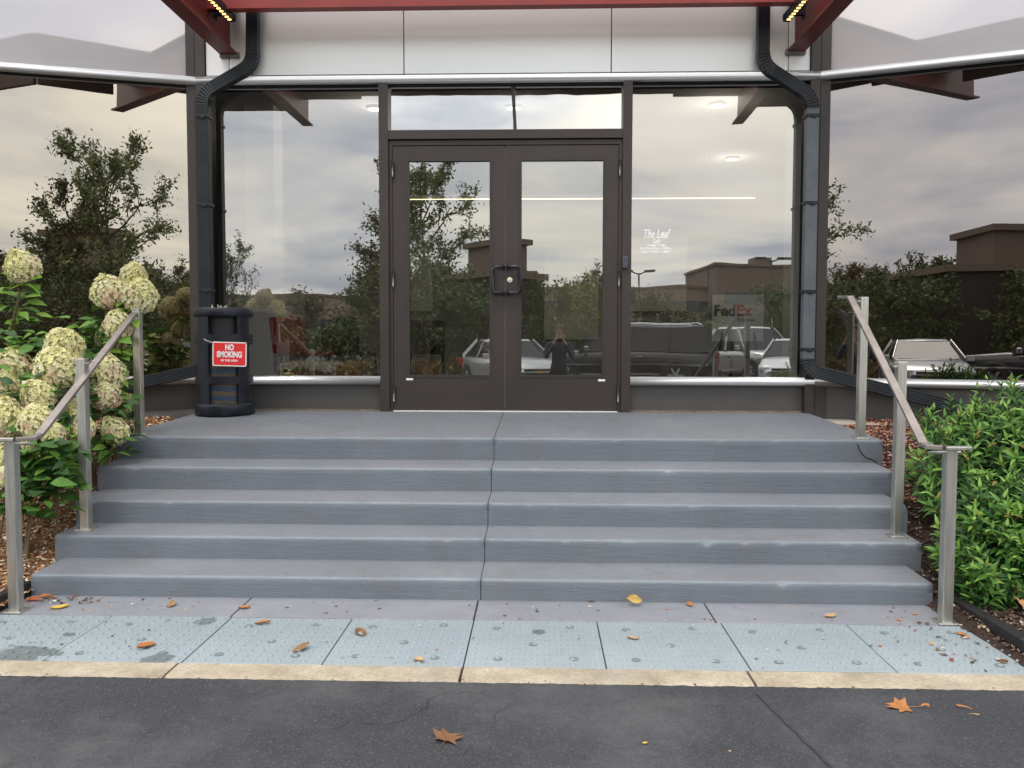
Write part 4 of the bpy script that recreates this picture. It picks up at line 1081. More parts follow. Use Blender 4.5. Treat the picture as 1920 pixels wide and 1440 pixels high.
# ---------------- green shrubs on the right
SV = {0: leaf_data(1, .30, None, .25, .25, 4), 1: leaf_data(1, .34, None, .2, .45, 4)}
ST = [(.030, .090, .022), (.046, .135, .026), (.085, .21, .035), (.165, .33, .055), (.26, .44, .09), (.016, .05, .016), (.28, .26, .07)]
def shrub(label, centre, blobs, nshoot, seed, limit=290):
    rr = random.Random(seed); t = thing('green_shrub', label, 'shrub', centre, group='green shrubs right of the steps'); off = -Vector(centre)
    lv = []; flowers = MB(); fl = 0; stems = MB()
    tot = sum(b_[3] * b_[4] * b_[5] for b_ in blobs)
    for (cx, cy, cz, rx, ry, rz) in blobs:
        n = int(nshoot * (rx * ry * rz) / tot)
        for i in range(n):
            u_ = rvec(rr, .15)
            if u_.y > .35: u_.y *= -1
            rad = rr.random() ** .22
            lump = 1 + .13 * noise.noise((u_.x * 2.5 + seed, u_.y * 2.5, u_.z * 2.5))
            p = Vector((cx + u_.x * rx * rad * lump, cy + u_.y * ry * rad * lump, cz + u_.z * rz * rad * lump))
            if p.z < bedz(p.x, p.y) + .03: continue
            if p.x < 2.10 and p.y > 4.1: p.x = 2.10 + rr.random() * .15
            d = (u_ * .8 + Vector((0, -.1, .75)) + rvec(rr) * .3).normalized()
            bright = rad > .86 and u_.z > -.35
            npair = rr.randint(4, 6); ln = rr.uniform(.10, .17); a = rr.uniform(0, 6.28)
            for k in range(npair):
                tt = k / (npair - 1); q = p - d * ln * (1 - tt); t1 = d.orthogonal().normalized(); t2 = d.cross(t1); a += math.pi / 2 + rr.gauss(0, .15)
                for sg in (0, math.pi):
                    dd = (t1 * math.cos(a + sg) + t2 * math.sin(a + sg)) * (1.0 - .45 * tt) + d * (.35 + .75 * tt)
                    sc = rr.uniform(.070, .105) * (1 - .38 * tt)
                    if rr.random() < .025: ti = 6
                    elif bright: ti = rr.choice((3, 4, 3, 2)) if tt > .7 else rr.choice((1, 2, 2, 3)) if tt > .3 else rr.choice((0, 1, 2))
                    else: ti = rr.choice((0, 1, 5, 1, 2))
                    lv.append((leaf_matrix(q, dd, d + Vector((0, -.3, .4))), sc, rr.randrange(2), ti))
            stems.tube([(p - d * ln * 1.3 - u_ * .1 + off), (p + off)], .0022, 4)
            if bright and rr.random() < .045:
                for k in range(7):
                    q = p + d * .02 + rvec(rr) * .016 + off; n_ = rvec(rr); t1 = n_.orthogonal().normalized() * .009; t2 = n_.cross(t1)
                    flowers.col = rr.choice(((.72, .62, .08), (.78, .70, .20))); flowers.poly([q - t1, q - t2, q + t1, q + t2])
    tag(stems.obj('stems', M_STEM, t), kind='stuff')
    if flowers.v: tag(flowers.obj('yellow_flowers', M_PETAL, t), kind='stuff')
    build_leaves(t, lv, SV, ST, limit=limit)
def px_blob(px, py, Y, rx, ry, rz): p = at(px, py, Y); return (p.x, p.y, p.z, rx, ry, rz)
shrub('green shrub with small yellow flowers in the back of the right bed, against the wall', (2.9, 5.4, .5),
      [px_blob(1860, 865, 5.2, .50, .45, .36), px_blob(1790, 800, 5.5, .27, .3, .20), px_blob(1885, 770, 5.4, .26, .3, .22), px_blob(1960, 850, 5.0, .5, .5, .45), px_blob(1762, 870, 5.0, .22, .3, .26), px_blob(1740, 800, 5.4, .14, .2, .12)], 620, 21)
shrub('green shrub spilling over the edging beside the lowest handrail post', (2.5, 4.5, .1),
      [px_blob(1880, 1050, 4.35, .36, .35, .30), px_blob(1815, 1090, 4.25, .20, .22, .16), px_blob(1960, 1000, 4.4, .4, .4, .4), px_blob(1835, 970, 4.5, .30, .3, .24), px_blob(1785, 1030, 4.5, .16, .22, .18)], 560, 33)

# ---------------- fallen leaves
def maple_leaf(s_, col, seed, name='fallen_leaf'):
    rr = random.Random(seed); b = MB(); b.col = col; b.smooth = False
    pts = []
    for k, (a, r) in enumerate(((-90, .35), (-60, .5), (-30, .95), (-8, .55), (15, 1.0), (38, .5), (60, 1.05), (90, .55), (120, 1.0), (142, .5), (165, 1.0), (188, .55), (212, .9), (240, .5))):
        a = math.radians(a + rr.uniform(-7, 7)); r = r * rr.uniform(.8, 1.15) * s_ / 2
        pts.append((r * math.cos(a), r * math.sin(a), s_ * (.04 + .20 * max(0, noise.noise((a * 1.3, seed, 0)) + .25) * r / s_ * 2)))
    n = len(pts); b.v = [(0, 0, s_ * .035)] + pts
    for k in range(n): b.face((0, 1 + k, 1 + (k + 1) % n))
    b.tube([(0, -s_ * .15, s_ * .03), (s_ * .05, -s_ * .6, s_ * .02)], s_ * .012, 4)
    return b.obj(name, M_DEADLEAF)
def oval_leaf(s_, col, seed, curl=.5, name='fallen_leaf'):
    rr = random.Random(seed); b = MB(); b.col = col; rows = []
    for i in range(7):
        t = i / 6; w_ = math.sin(math.pi * min(.98, t * .95 + .03)) ** .8 * s_ * .30
        rows.append([((t - .5) * s_, y * w_, s_ * (.02 + curl * (abs(y) ** 2) * .18 + .10 * curl * math.sin(t * 3.1 + seed))) for y in (-1, -.5, 0, .5, 1)])
    b.smooth = True; b.grid(rows); return b.obj(name, M_DEADLEAF)
BR, OG, YL, TN, DK_ = (.20, .095, .04), (.42, .17, .05), (.62, .42, .08), (.48, .33, .18), (.07, .035, .02)
FL = [(837, 1387, 'm', .125, BR, 'large curled brown maple leaf alone on the asphalt near the bottom'),
      (1690, 1327, 'm', .13, OG, 'orange tan maple leaf on the asphalt right of the seam'),
      (1735, 1325, 'o', .045, OG, 'small orange leaf on the asphalt beside the tan maple leaf'),
      (1807, 1328, 'o', .055, OG, 'rust brown oval leaf on the asphalt toward the right edge'),
      (1827, 1341, 'o', .035, TN, 'tiny pale tan leaf on the asphalt below the rust oval one'),
      (1210, 1394, 'o', .025, YL, 'tiny yellow leaf on the asphalt in front of the steps'),
      (1187, 1130, 'o', .085, (.50, .34, .09), 'curled yellow leaf leaning on the lowest riser right of the joint'),
      (1293, 1134, 'o', .055, OG, 'orange leaf on the walk right of the curled yellow leaf'),
      (1109, 1127, 'o', .04, OG, 'small peach leaf at the lowest riser left of the curled yellow leaf'),
      (1557, 1155, 'o', .07, TN, 'crumpled tan leaf on the walk in front of the right half of the steps'),
      (676, 1187, 'o', .085, BR, 'dark brown folded leaf on a tactile tile just right of a tile joint'),
      (565, 1217, 'o', .09, (.26, .15, .07), 'brown ragged leaf on a tactile tile left of the folded brown leaf'),
      (493, 1169, 'o', .07, OG, 'rust leaf near the walk edge of a tactile tile'),
      (274, 1213, 'o', .085, OG, 'pale orange leaf on a tactile tile above a worn dark patch'),
      (785, 1238, 'o', .065, TN, 'pale yellow leaf by the kerb on a tactile tile'),
      (1187, 1197, 'o', .055, TN, 'tan twisted leaf on the tactile tile right of the middle tile'),
      (112, 1139, 'o', .085, YL, 'long pale yellow leaf on the walk near the left handrail post'),
      (322, 1134, 'o', .075, (.33, .20, .10), 'brown leaf on the walk left of the first diagonal joint'),
      (62, 1125, 'm', .09, (.34, .09, .03), 'reddish leaf in the corner of the lowest step by the left post'),
      (85, 1120, 'o', .07, (.40, .14, .05), 'orange brown leaf against the left end of the lowest riser'),
      (458, 1140, 'o', .06, OG, 'orange leaf caught in the diagonal joint of the walk'),
      (1475, 1205, 'o', .03, BR, 'small brown leaf in the middle of a tactile tile near the right'),
      (1748, 1135, 'm', .08, (.28, .11, .05), 'brown curled leaf against the foot of the right lowest riser'),
      (1803, 1190, 'o', .06, OG, 'orange leaf on the last tactile tile under the shrub'),
      (1880, 1240, 'o', .05, BR, 'brown leaf on the last tactile tile beside the edging'),
      (1300, 1300, 'o', .0, BR, '')]
for i, (px, py, k, s_, c, lab) in enumerate(FL):
    if not lab: continue
    zz = -.008 if py > 1290 else .004
    p = atz(px, py, zz)
    o = maple_leaf(s_, c, i) if k == 'm' else oval_leaf(s_, c, i, .6)
    o.location = p; o.rotation_euler = (random.uniform(-.1, .1), random.uniform(-.1, .1), random.uniform(0, 6.28))
    if py == 1130 and px == 1187: o.rotation_euler = (.75, .25, .25); o.location.z += .022; o.location.y = 4.24
    tag(o, lab, 'leaf', 'fallen leaves on the ground')
# big orange leaf and litter in the right bed
o = maple_leaf(.12, (.50, .24, .11), 44); o.location = (2.33, 3.98, .10); o.rotation_euler = (.5, .2, .4); tag(o, 'pale orange maple leaf lying on the mulch behind the right edging', 'leaf', 'fallen leaves on the ground')
rr = random.Random(5); b = MB()
def litter(x0, x1, y0, y1, n, z, smin=.004, smax=.014):
    for i in range(n):
        x, y = rr.uniform(x0, x1), rr.uniform(y0, y1); s_ = rr.uniform(smin, smax); a = rr.uniform(0, 6.28); zz = z if z is not None else stz(y) + .003
        b.col = rr.choice((BR, OG, TN, DK_, DK_, (.5, .5, .48), (.28, .08, .04))); c, s2 = math.cos(a), math.sin(a); w_ = s_ * rr.uniform(.25, .7)
        b.poly([(x + c * s_, y + s2 * s_, zz + .002), (x - s2 * w_, y + c * w_, zz + .002 + s_ * .3), (x - c * s_, y - s2 * s_, zz + .002), (x + s2 * w_, y - c * w_, zz + .002)])
litter(-2.6, 2.0, 4.0, 4.28, 75, .0); litter(-2.6, 2.0, 3.42, 3.98, 70, .003); litter(-2.6, 2.0, 4.32, 4.6, 16, None, .003, .008); litter(-2.5, 2.0, 4.7, 5.5, 12, None, .003, .006)
litter(-2.6, 2.3, 2.4, 3.2, 40, -.011, .003, .008); litter(1.75, 2.08, 3.45, 4.25, 60, .004, .006, .022); litter(-2.7, -2.3, 4.15, 4.28, 50, .003, .006, .02); litter(-2.6, 2.1, 3.235, 3.27, 110, -.003, .003, .009)
tag(b.obj('ground_litter', M_DEADLEAF), kind='stuff')

# ------------------------------------------------------------------ what stands behind the camera and shows in the glass
def mvirt(px, py, depth, M=None, z=None):
    """real place of something whose reflection shows at that pixel at that virtual depth"""
    p = at(px, py, depth)
    if z is not None: p = Vector((p.x, p.y, z))
    return mirC(p) if M is None else mirS(p, M)
GZ = -.03
# ---------------- vehicles
def paint(name, c, met=.3): 
    m = Mat(name); m.set(Base_Color=c, Metallic=met, Roughness=.3, Coat_Weight=1.0, Coat_Roughness=.04); return m.m
M_TYRE = simple('tyre_rubber', (.02, .02, .02), .8); M_RIM = simple('wheel_alloy', (.6, .6, .6), .25, .9); M_CHROME = simple('chrome', (.8, .8, .8), .12, 1.0)
M_TRIM = simple('dark_trim', (.02, .02, .02), .5); M_TAIL = simple('tail_lamp', (.45, .01, .01), .15); M_HEAD = simple('head_lamp', (.65, .68, .7), .08, .3); M_GOLD = simple('gold_emblem', (.70, .45, .10), .25, .8)
def vehicle(label, cat, loc, heading, kind, pm, front=False):
    """local frame: +x forward, +y left"""
    t = thing({'suv': 'suv', 'pickup': 'pickup_truck', 'sedan': 'sedan_car'}[kind], label, cat, loc, heading, 'vehicles parked behind the photographer')
    if kind == 'suv': Ln, Wd, hb, hr, z0, wr, wx = 5.6, 2.0, 1.12, 1.90, .32, .40, (1.72, -1.55)
    elif kind == 'pickup': Ln, Wd, hb, hr, z0, wr, wx = 5.7, 1.95, 1.12, 1.86, .36, .40, (1.85, -1.75)
    else: Ln, Wd, hb, hr, z0, wr, wx = 4.85, 1.80, .92, 1.46, .22, .33, (1.42, -1.38)
    h = Ln / 2; W2 = Wd / 2
    # lower body: sections along x: (x, half width, z bottom, z top centre)
    if kind == 'sedan': st = [(-h, .66, .35, .85), (-h + .12, .80, .26, .98), (-h + .6, .88, z0, 1.02), (-.6, .90, z0, .96), (.9, .90, z0, .95), (1.3, .89, z0, .93), (1.9, .86, z0, .84), (h - .18, .80, .22, .72), (h, .62, .28, .60)]
    else: st = [(-h, .86, .45, hb - .1), (-h + .08, .95, .38, hb), (-h + .6, .99, z0, hb), (0, 1.0, z0, hb), (1.2, .99, z0, hb), (1.5, .98, z0, hb - .0), (h - .25, .95, z0, hb - .10), (h - .04, .90, .34, hb - .22), (h, .80, .42, hb - .36)]
    b = MB(); b.smooth = True; rows = []
    for x, w_, za, zb in st:
        w_ = w_ * W2 / (.9 if kind == 'sedan' else 1.0); dz = zb - za
        half = [(w_ * .82, za), (w_ * .96, za + dz * .12), (w_, za + dz * .45), (w_ * .975, za + dz * .75), (w_ * .93, za + dz * .93), (w_ * .80, zb), (0, zb + .015)]
        rows.append([(x, y, z) for y, z in half] + [(x, -y, z) for y, z in reversed(half[:-1])])
    b.grid(rows, closed=True); b.face(range(len(rows[0]))); b.face([(len(rows) - 1) * 13 + k for k in reversed(range(13))])
    o = b.obj('body', pm, t)
    # greenhouse
    if kind == 'sedan': gh = [(-1.95, -1.15), (.95, .15)]
    elif kind == 'suv': gh = [(-2.72, -2.45), (1.30, .55)]
    else: gh = [(-.95, -.75), (1.35, .60)]
    (xb0, xt0), (xb1, xt1) = gh; wb, wt = W2 * .93, W2 * .70
    zb_ = hb - .03 if kind != 'sedan' else .93
    P8 = [(xb0, -wb, zb_), (xb1, -wb, zb_), (xb1, wb, zb_), (xb0, wb, zb_), (xt0, -wt, hr - .05), (xt1, -wt, hr - .06), (xt1, wt, hr - .06), (xt0, wt, hr - .05)]
    def lerp(a, c, t_): return tuple(a[k] + (c[k] - a[k]) * t_ for k in range(3))
    g_ = MB()
    for q in ((0, 1, 5, 4), (2, 3, 7, 6), (1, 2, 6, 5), (3, 0, 4, 7)): g_.poly([P8[k] for k in q])
    g_.obj('window_glass', M_CARGLASS, t)
    r_ = MB(); r_.smooth = True; rws = []
    for tt in (0, .08, .5, .92, 1):
        x = xt0 + (xt1 - xt0) * tt; lift = .0 if tt in (0, 1) else .05
        rws.append([(x, -wt - .02, hr - .075), (x, -wt + .08, hr - .055 + lift), (x, 0, hr - .045 + lift * 1.1), (x, wt - .08, hr - .055 + lift), (x, wt + .02, hr - .075)])
    r_.grid(rws); r_.obj('roof', pm, t)
    pl = MB(); nb = {'sedan': 3, 'suv': 4, 'pickup': 3}[kind]
    for s_, (i0, i1, j0, j1) in ((-1, (0, 1, 4, 5)), (1, (3, 2, 7, 6))):
        for k in range(nb):
            tt = k / (nb - 1); a = Vector(lerp(P8[i0], P8[i1], tt)); c_ = Vector(lerp(P8[j0], P8[j1], tt)); w_ = .05 if 0 < k < nb - 1 else .075
            pl.sweep([a + Vector((0, s_ * .006, 0)), c_ + Vector((0, s_ * .006, 0))], [(-w_, -.012), (w_, -.012), (w_, .012), (-w_, .012)], up=Vector((0, 1, 0)))
    pl.obj('pillars', pm if kind != 'suv' else M_TRIM, t)
    for s_ in (-1, 1):
        for x in wx:
            Mx = Matrix.Translation((x, s_ * (W2 - .11), wr)) @ Matrix.Rotation(-s_ * math.pi / 2, 4, 'X')
            a_ = MB(); a_.smooth = True; a_.lathe([(wr + .07, .0), (wr + .07, .116), (wr + .01, .118)], 28, Mx); a_.obj('wheel_arch', M_TRIM, t)
            wb_ = MB(); wb_.smooth = True; wb_.lathe([(wr * .62, .11), (wr * .9, .12), (wr, .09), (wr, -.10), (wr * .9, -.12), (0, -.12)], 28, Mx); wo = wb_.obj('wheel', M_TYRE, t)
            rb = MB(); rb.smooth = True; rb.lathe([(wr * .64, .115), (wr * .60, .09), (wr * .58, .05)], 28, Mx)
            rb.smooth = False
            for k in range(6):
                a = k * math.pi / 3; Rk = Mx @ Matrix.Rotation(a, 4, 'Z'); rb.box(0, wr * .62, -wr * .09, wr * .09, .075, .105, Rk)
            rb.lathe([(wr * .18, .07), (wr * .16, .115), (0, .118)], 16, Mx); rb.obj('rim', M_RIM, wo)
        mr = MB(); mr.box(gh[1][0] - .25, gh[1][0] - .13, s_ * (W2 + .0), s_ * (W2 + .19), hb - .02, hb + .13); mr.obj('mirror', pm if kind != 'suv' else M_CHROME, t, bevel=.02)
        hd = MB()
        if kind == 'sedan':
            hd.poly([(h - .17, s_ * .50, .72), (h - .06, s_ * .53, .60), (h - .30, s_ * .84, .64), (h - .42, s_ * .83, .76)])
            hd.box(h - .40, h - .08, min(s_ * .52, s_ * .82), max(s_ * .52, s_ * .82), .60, .70)
        else: hd.box(h - .20, h - .02, min(s_ * .56, s_ * .88), max(s_ * .56, s_ * .88), .72, .90)
        hd.obj('headlight', M_HEAD, t, bevel=.015)
        tl = MB(); ztl = (.72, 1.08) if kind != 'sedan' else (.66, .86)
        tl.box(-h - .005, -h + .14, min(s_ * W2 * .80, s_ * W2 * .965), max(s_ * W2 * .80, s_ * W2 * .965), *ztl); tl.obj('tail_light', M_TAIL, t, bevel=.015)
    # front
    if kind == 'sedan':
        gr = MB(); gr.box(h - .10, h - .015, -.46, .46, .60, .655); gr.box(h - .09, h - .0, -.48, .48, .47, .56); gr.obj('grille', M_TRIM, t)
        cb = MB(); cb.box(h - .08, h + .005, -.50, .50, .565, .595); cb.box(h - .1, h - .0, -.48, .48, .66, .675); cb.obj('grille_bar', M_CHROME, t)
        eb = MB(); eb.box(h, h + .02, -.10, .10, .568, .600); eb.box(h, h + .021, -.045, .045, .552, .616); eb.obj('emblem', M_GOLD, t)
        lg = MB(); lg.box(h - .06, h + .002, -.60, .60, .30, .38); lg.obj('lower_intake', M_TRIM, t)
        lp = MB(); lp.box(h - .01, h + .012, -.16, .16, .40, .475); lp.obj('licence_plate', M_WHITE, t)
        wp = MB(); wp.box(xb1 - .18, xb1 + .02, -.7, .7, zb_ + .015, zb_ + .03); wp.obj('wiper_cowl', M_TRIM, t)
    else:
        gr = MB(); gr.box(h - .06, h + .01, -.52, .52, .62, .86); gr.obj('grille', M_CHROME if kind == 'suv' else M_TRIM, t, bevel=.01)
        bp = MB(); bp.box(h - .2, h + .06, -.9, .9, .42, .58); bp.box(-h - .1, -h + .1, -.85, .85, .42, .60); bp.obj('bumper', M_CHROME if kind == 'pickup' else pm, t, bevel=.03)
    if kind == 'suv':
        rr_ = MB()
        for s_ in (-1, 1): rr_.tube([(-2.3, s_ * .62, 1.90), (-2.2, s_ * .62, 1.95), (.3, s_ * .62, 1.95), (.45, s_ * .62, 1.88)], .018, 6)
        rr_.obj('roof_rail', M_CHROME, t)
        for s_ in (-1, 1):
            sb = MB(); sb.box(-1.1, 1.25, s_ * .98 - .06, s_ * .98 + .06, .30, .36); sb.obj('running_board', M_CHROME, t, bevel=.01)
            st_ = MB(); st_.box(-2.5, 2.2, s_ * 1.0 - .012, s_ * 1.0 + .012, .70, .74); st_.obj('side_moulding', M_CHROME, t)
    if kind == 'pickup':
        bd = MB(); bd.box(-h + .1, -1.0, -W2 * .80, W2 * .80, hb + .005, hb + .016); bd.obj('bed_cover', M_TRIM, t)
    for s_ in (-1, 1):
        for dx in (.55, -.45):
            if kind == 'pickup' and dx < 0: continue
            dh = MB(); dh.box(dx - .09, dx + .09, s_ * (W2 - .02) - .02, s_ * (W2 - .02) + .02, hb - .22 if kind != 'sedan' else .74, hb - .18 if kind != 'sedan' else .775); dh.obj('door_handle', M_CHROME if kind != 'sedan' else pm, t, bevel=.005)
    return t
p = mvirt(1163, 640, 25.5, z=GZ)
vehicle('black suv parked side on, mirrored in the right door glass', 'car', p, math.pi, 'suv', paint('black_paint', (.012, .012, .013)))
p = mvirt(1395, 640, 28, z=GZ)
vehicle('silver pickup truck mirrored in the right pane beside the black suv', 'pickup', p, math.radians(70), 'pickup', paint('silver_paint', (.55, .55, .54), .6))
p = mvirt(1492, 640, 24.5, z=GZ)
vehicle('white sedan mirrored at the right edge of the right pane', 'car', p, math.radians(110), 'sedan', paint('white_paint', (.75, .75, .75), 0))
p = mvirt(1730, 640, 22.5, MR, z=GZ)
ev = (Vector((-.276, -.961, 0))); n_ = Vector((MR[0][1], MR[1][1], 0)); hv = ev - n_ * 2 * ev.dot(n_)
vehicle('silver sedan facing the building, mirrored in the right side wall glass', 'car', p, math.atan2(hv.y, hv.x), 'sedan', paint('champagne_paint', (.52, .52, .51), .55))

# ---------------- trees
def tree(label, base, H, R_, seed, nleaf, tints, leafs=.09, trunk=.09, kind='round', bare=False, name='tree', group=None, z_crown=.35, nb=16):
    rr = random.Random(seed); t = thing(name, label, 'tree', base, 0, group)
    wd = MB(); tips = []
    def branch(p, d, ln, r, lev):
        pts = [p.copy()]; n = 6; q = p.copy()
        for i in range(n):
            d = (d + rvec(rr) * .16 + Vector((0, 0, .05))).normalized(); q = q + d * ln / n; pts.append(q.copy())
        wd.tube(pts, r, 6 if lev < 2 else 4, scl=[1 - .6 * i / n for i in range(n + 1)], caps=False)
        if lev >= 2: tips.extend(pts[2:])
        if lev < 3:
            for i in range(4 if lev else 0):
                k = rr.randint(2, n); dd = (d + rvec(rr) * .85).normalized(); branch(pts[k], dd, ln * rr.uniform(.45, .7), r * .5, lev + 1)
    top = Vector((rr.gauss(0, .1), rr.gauss(0, .1), H * .92)); tp = [Vector((0, 0, -.1)).lerp(top, i / 8) + Vector((rr.gauss(0, .05), rr.gauss(0, .05), 0)) * (i > 0) for i in range(9)]
    wd.tube(tp, trunk, 8, scl=[1.1 - .95 * i / 8 for i in range(9)])
    for i in range(nb):
        f_ = z_crown + (1 - z_crown) * (i + .5) / nb; k = min(7, int(f_ * 8)); p = tp[k].lerp(tp[k + 1], f_ * 8 % 1); a = i * 2.4 + rr.gauss(0, .3)
        if kind == 'cone': ln = R_ * (1.08 - f_) * 1.5 + .15; el = .1
        else: ln = R_ * (.65 + .5 * math.sin(math.pi * min(1, (f_ - z_crown) / (1 - z_crown) * .8 + .2))); el = .45 + f_ * .5
        branch(p, Vector((math.cos(a), math.sin(a), el)).normalized(), ln * .9, trunk * .38, 1)
    wd.obj('trunk', M_BARK, t)
    lf = MB()
    for i in range(nleaf):
        q = rr.choice(tips) + rvec(rr) * abs(rr.gauss(0, 1)) * leafs * 2.2; n_ = rvec(rr, .6); t1 = n_.orthogonal().normalized(); t1 = (Matrix.Rotation(rr.uniform(0, 6.28), 3, n_) @ t1); t2 = n_.cross(t1); s_ = leafs * rr.uniform(.6, 1.3)
        c = rr.choice(tints); k = rr.uniform(.7, 1.3); lf.col = tuple(v * k for v in c)
        lf.poly([q - t1 * s_, q - t2 * s_ * .45, q + t1 * s_, q + t2 * s_ * .45])
    lf.obj('crown', M_TREELEAF, t)
    return t
G1 = [(.08, .12, .04), (.11, .15, .05), (.055, .085, .03), (.15, .18, .07)]
G2 = [(.075, .09, .04), (.10, .11, .05), (.14, .125, .06), (.055, .07, .03)]
GY = [(.26, .25, .06), (.20, .21, .05), (.13, .16, .05)]
GB = [(.17, .13, .06), (.12, .11, .05), (.20, .15, .07)]
tree('slender locust tree with feathery leaves, mirrored in the left door glass', Vector((-2.68, -5.0, GZ)), 5.3, 1.15, 3, 9500, [(.17, .21, .08), (.12, .16, .06), (.26, .29, .13)], .050, .06, nb=14, z_crown=.36)
tree('brownish airy tree mirrored in the left side glass above the hydrangea', Vector((-3.35, -5.4, GZ)), 4.5, .78, 12, 5500, [(.12, .12, .055), (.17, .15, .07), (.085, .095, .04)], .052, .05, nb=15, z_crown=.22)
GRP = 'trees beyond the parking lot'
for i, (px, dep, H, R_, tn, lab) in enumerate((
    (790, 31, 2.9, 1.4, G1, 'low dark bushy tree behind the locust trunk'), (700, 33, 3.0, 1.4, G1, 'dark bushy tree mirrored left of the door jamb'), (870, 32, 2.9, 1.5, G1, 'dark green tree mirrored behind the left door handle'),
    (1030, 33, 2.9, 1.4, G1, 'green tree mirrored above the black suv hood'), (1095, 32, 3.1, 1.3, GY, 'yellowing small tree mirrored above the black suv'), (1220, 36, 2.6, 1.5, G2, 'dark tree mirrored above the suv rear'),
    (1300, 38, 2.5, 1.4, G2, 'dark round tree mirrored beside the courier sign'), (1480, 34, 2.8, 1.5, G1, 'dark tree mirrored behind the white sedan'), (425, 44, 6.0, 1.9, G1, 'green tree mirrored above the trash can'), (560, 46, 3.0, 1.7, G2, 'low tree mirrored in the middle of the left pane'), (480, 48, 3.0, 1.6, G2, 'low dark tree mirrored right of the trash can'))):
    tree(lab, mvirt(px, 640, dep, z=GZ), H, R_, 40 + i, 4200, tn, .085, .06, name='tree', group=GRP, z_crown=.12, nb=14)
for i, (px, dep, H, R_, tn, kind, lab) in enumerate((
    (1605, 42, 5.4, 1.9, GB, 'cone', 'pointed brownish tree mirrored beside the top right handrail post'), (1690, 44, 4.0, 1.9, G2, 'round', 'low thin tree mirrored above the silver sedan roof'), (1742, 42, 4.9, 1.8, G2, 'round', 'airy tree mirrored beside the dark building wing'), (1650, 46, 3.4, 2.2, G2, 'round', 'low dark tree mirrored behind the pointed one'))):
    tree(lab, mvirt(px, 640, dep, MR, z=GZ), H, R_, 70 + i, 5200, tn, .10, .07, kind=kind, group=GRP, z_crown=.12)
tree('small distant tree mirrored beside the left corner post', mvirt(333, 640, 46, ML, z=GZ), 5.0, 1.5, 95, 3500, G2, .09, .06, group=GRP, z_crown=.12)
# shrub belt and dry grass behind the lot
def mass(name, pts, n, h0, h1, tints, seed, s_=.12, wd=1.6):
    rr = random.Random(seed); b = MB()
    for i in range(n):
        k = rr.random() * (len(pts) - 1); a = Vector(pts[int(k)]).lerp(Vector(pts[min(len(pts) - 1, int(k) + 1)]), k % 1)
        hh = h0 + (h1 - h0) * (.5 + .8 * noise.noise((k * 3.1, seed, 0))); q = a + Vector((rr.gauss(0, wd * .4), rr.gauss(0, wd * .4), 0)); q.z = GZ + hh * rr.random() ** .6
        n_ = rvec(rr, .5); t1 = n_.orthogonal().normalized(); t2 = n_.cross(t1); z_ = s_ * rr.uniform(.6, 1.3); c = rr.choice(tints); kk = rr.uniform(.7, 1.3); b.col = tuple(v * kk for v in c)
        b.poly([q - t1 * z_, q - t2 * z_ * .5, q + t1 * z_, q + t2 * z_ * .5])
    return tag(b.obj(name, M_TREELEAF), kind='stuff')
mass('undergrowth', [(-22, -26, 0), (-14, -22, 0), (-6, -21.5, 0), (0, -22.5, 0), (3, -20, 0), (6, -20, 0), (14, -22, 0)], 34000, 1.5, 2.6, G1 + G2, 4)
mass('dry_grass', [(-12, -18.6, 0), (-5, -17.2, 0), (0, -16.6, 0), (6, -17.2, 0), (14, -19, 0)], 16000, .35, .85, [(.24, .18, .08), (.18, .13, .06), (.30, .24, .12)], 8, .10, 1.0)
# ---------------- buildings far behind
M_BTAN = simple('tan_cladding', (.27, .215, .165), .85, nscale=.4); M_BBRN = simple('brown_cladding', (.17, .125, .10), .85, nscale=.4); M_BWIN = simple('ribbon_glass', (.04, .05, .055), .15); M_BORG = simple('orange_tan_cladding', (.36, .24, .14), .85); M_BDK = simple('dark_brown_cladding', (.05, .036, .03), .8, nscale=1)
def block(label, px0, px1, pytop, dep, depth, mat, bands, M=None, rz=0, roof_units=0):
    a, c_ = mvirt(px0, 640, dep, M, z=GZ), mvirt(px1, 640, dep, M, z=GZ); H = at(px0, pytop, dep).z - GZ
    mid = (a + c_) / 2; wd = (c_ - a).length; dv = c_ - a; ang = math.atan2(dv.y, dv.x)
    t = thing('far_building', label, 'building', mid, ang)
    # far side of the block is away from the camera
    away = (mid - CAMP); lx = Vector((-math.sin(ang), math.cos(ang), 0)); sg = 1 if lx.dot(away) > 0 else -1
    def bx(name, x0, x1, y0, y1, z0, z1, m_): b = MB(); b.box(x0, x1, min(y0 * sg, y1 * sg), max(y0 * sg, y1 * sg), z0, z1); return b.obj(name, m_, t)
    bx('wall', -wd / 2, wd / 2, 0, depth, 0, H, mat)
    bx('parapet', -wd / 2 - .2, wd / 2 + .2, -.2, depth + .2, H, H + .25, M_BBRN)
    for (z0, z1) in bands:
        n = max(2, int(wd / 5))
        for k in range(n):
            x0 = -wd / 2 + .8 + (wd - 1.6) * k / n; x1 = -wd / 2 + .8 + (wd - 1.6) * (k + 1) / n - .25
            bx('window', x0, x1, -.05, .3, H * z0, H * z1, M_BWIN)
    for k in range(roof_units): bx('roof_unit', -wd * .2 + k * 6, -wd * .2 + k * 6 + 2.2, 4, 7, H + .25, H + 1.4, M_BBRN)
    return t
block('long low tan office block mirrored in the doors', 690, 1350, 542, 92, 14, M_BTAN, ((.28, .52), (.66, .82)))
block('tall brown office block mirrored at the top of the right pane', 1338, 1640, 500, 88, 16, M_BBRN, ((.30, .48), (.58, .72)), roof_units=1)
block('orange tan building end mirrored beside the door handles', 935, 1004, 512, 100, 10, M_BORG, ((.5, .7),))
block('low tan building mirrored in the left pane', 380, 700, 556, 96, 12, M_BTAN, ((.4, .6),))
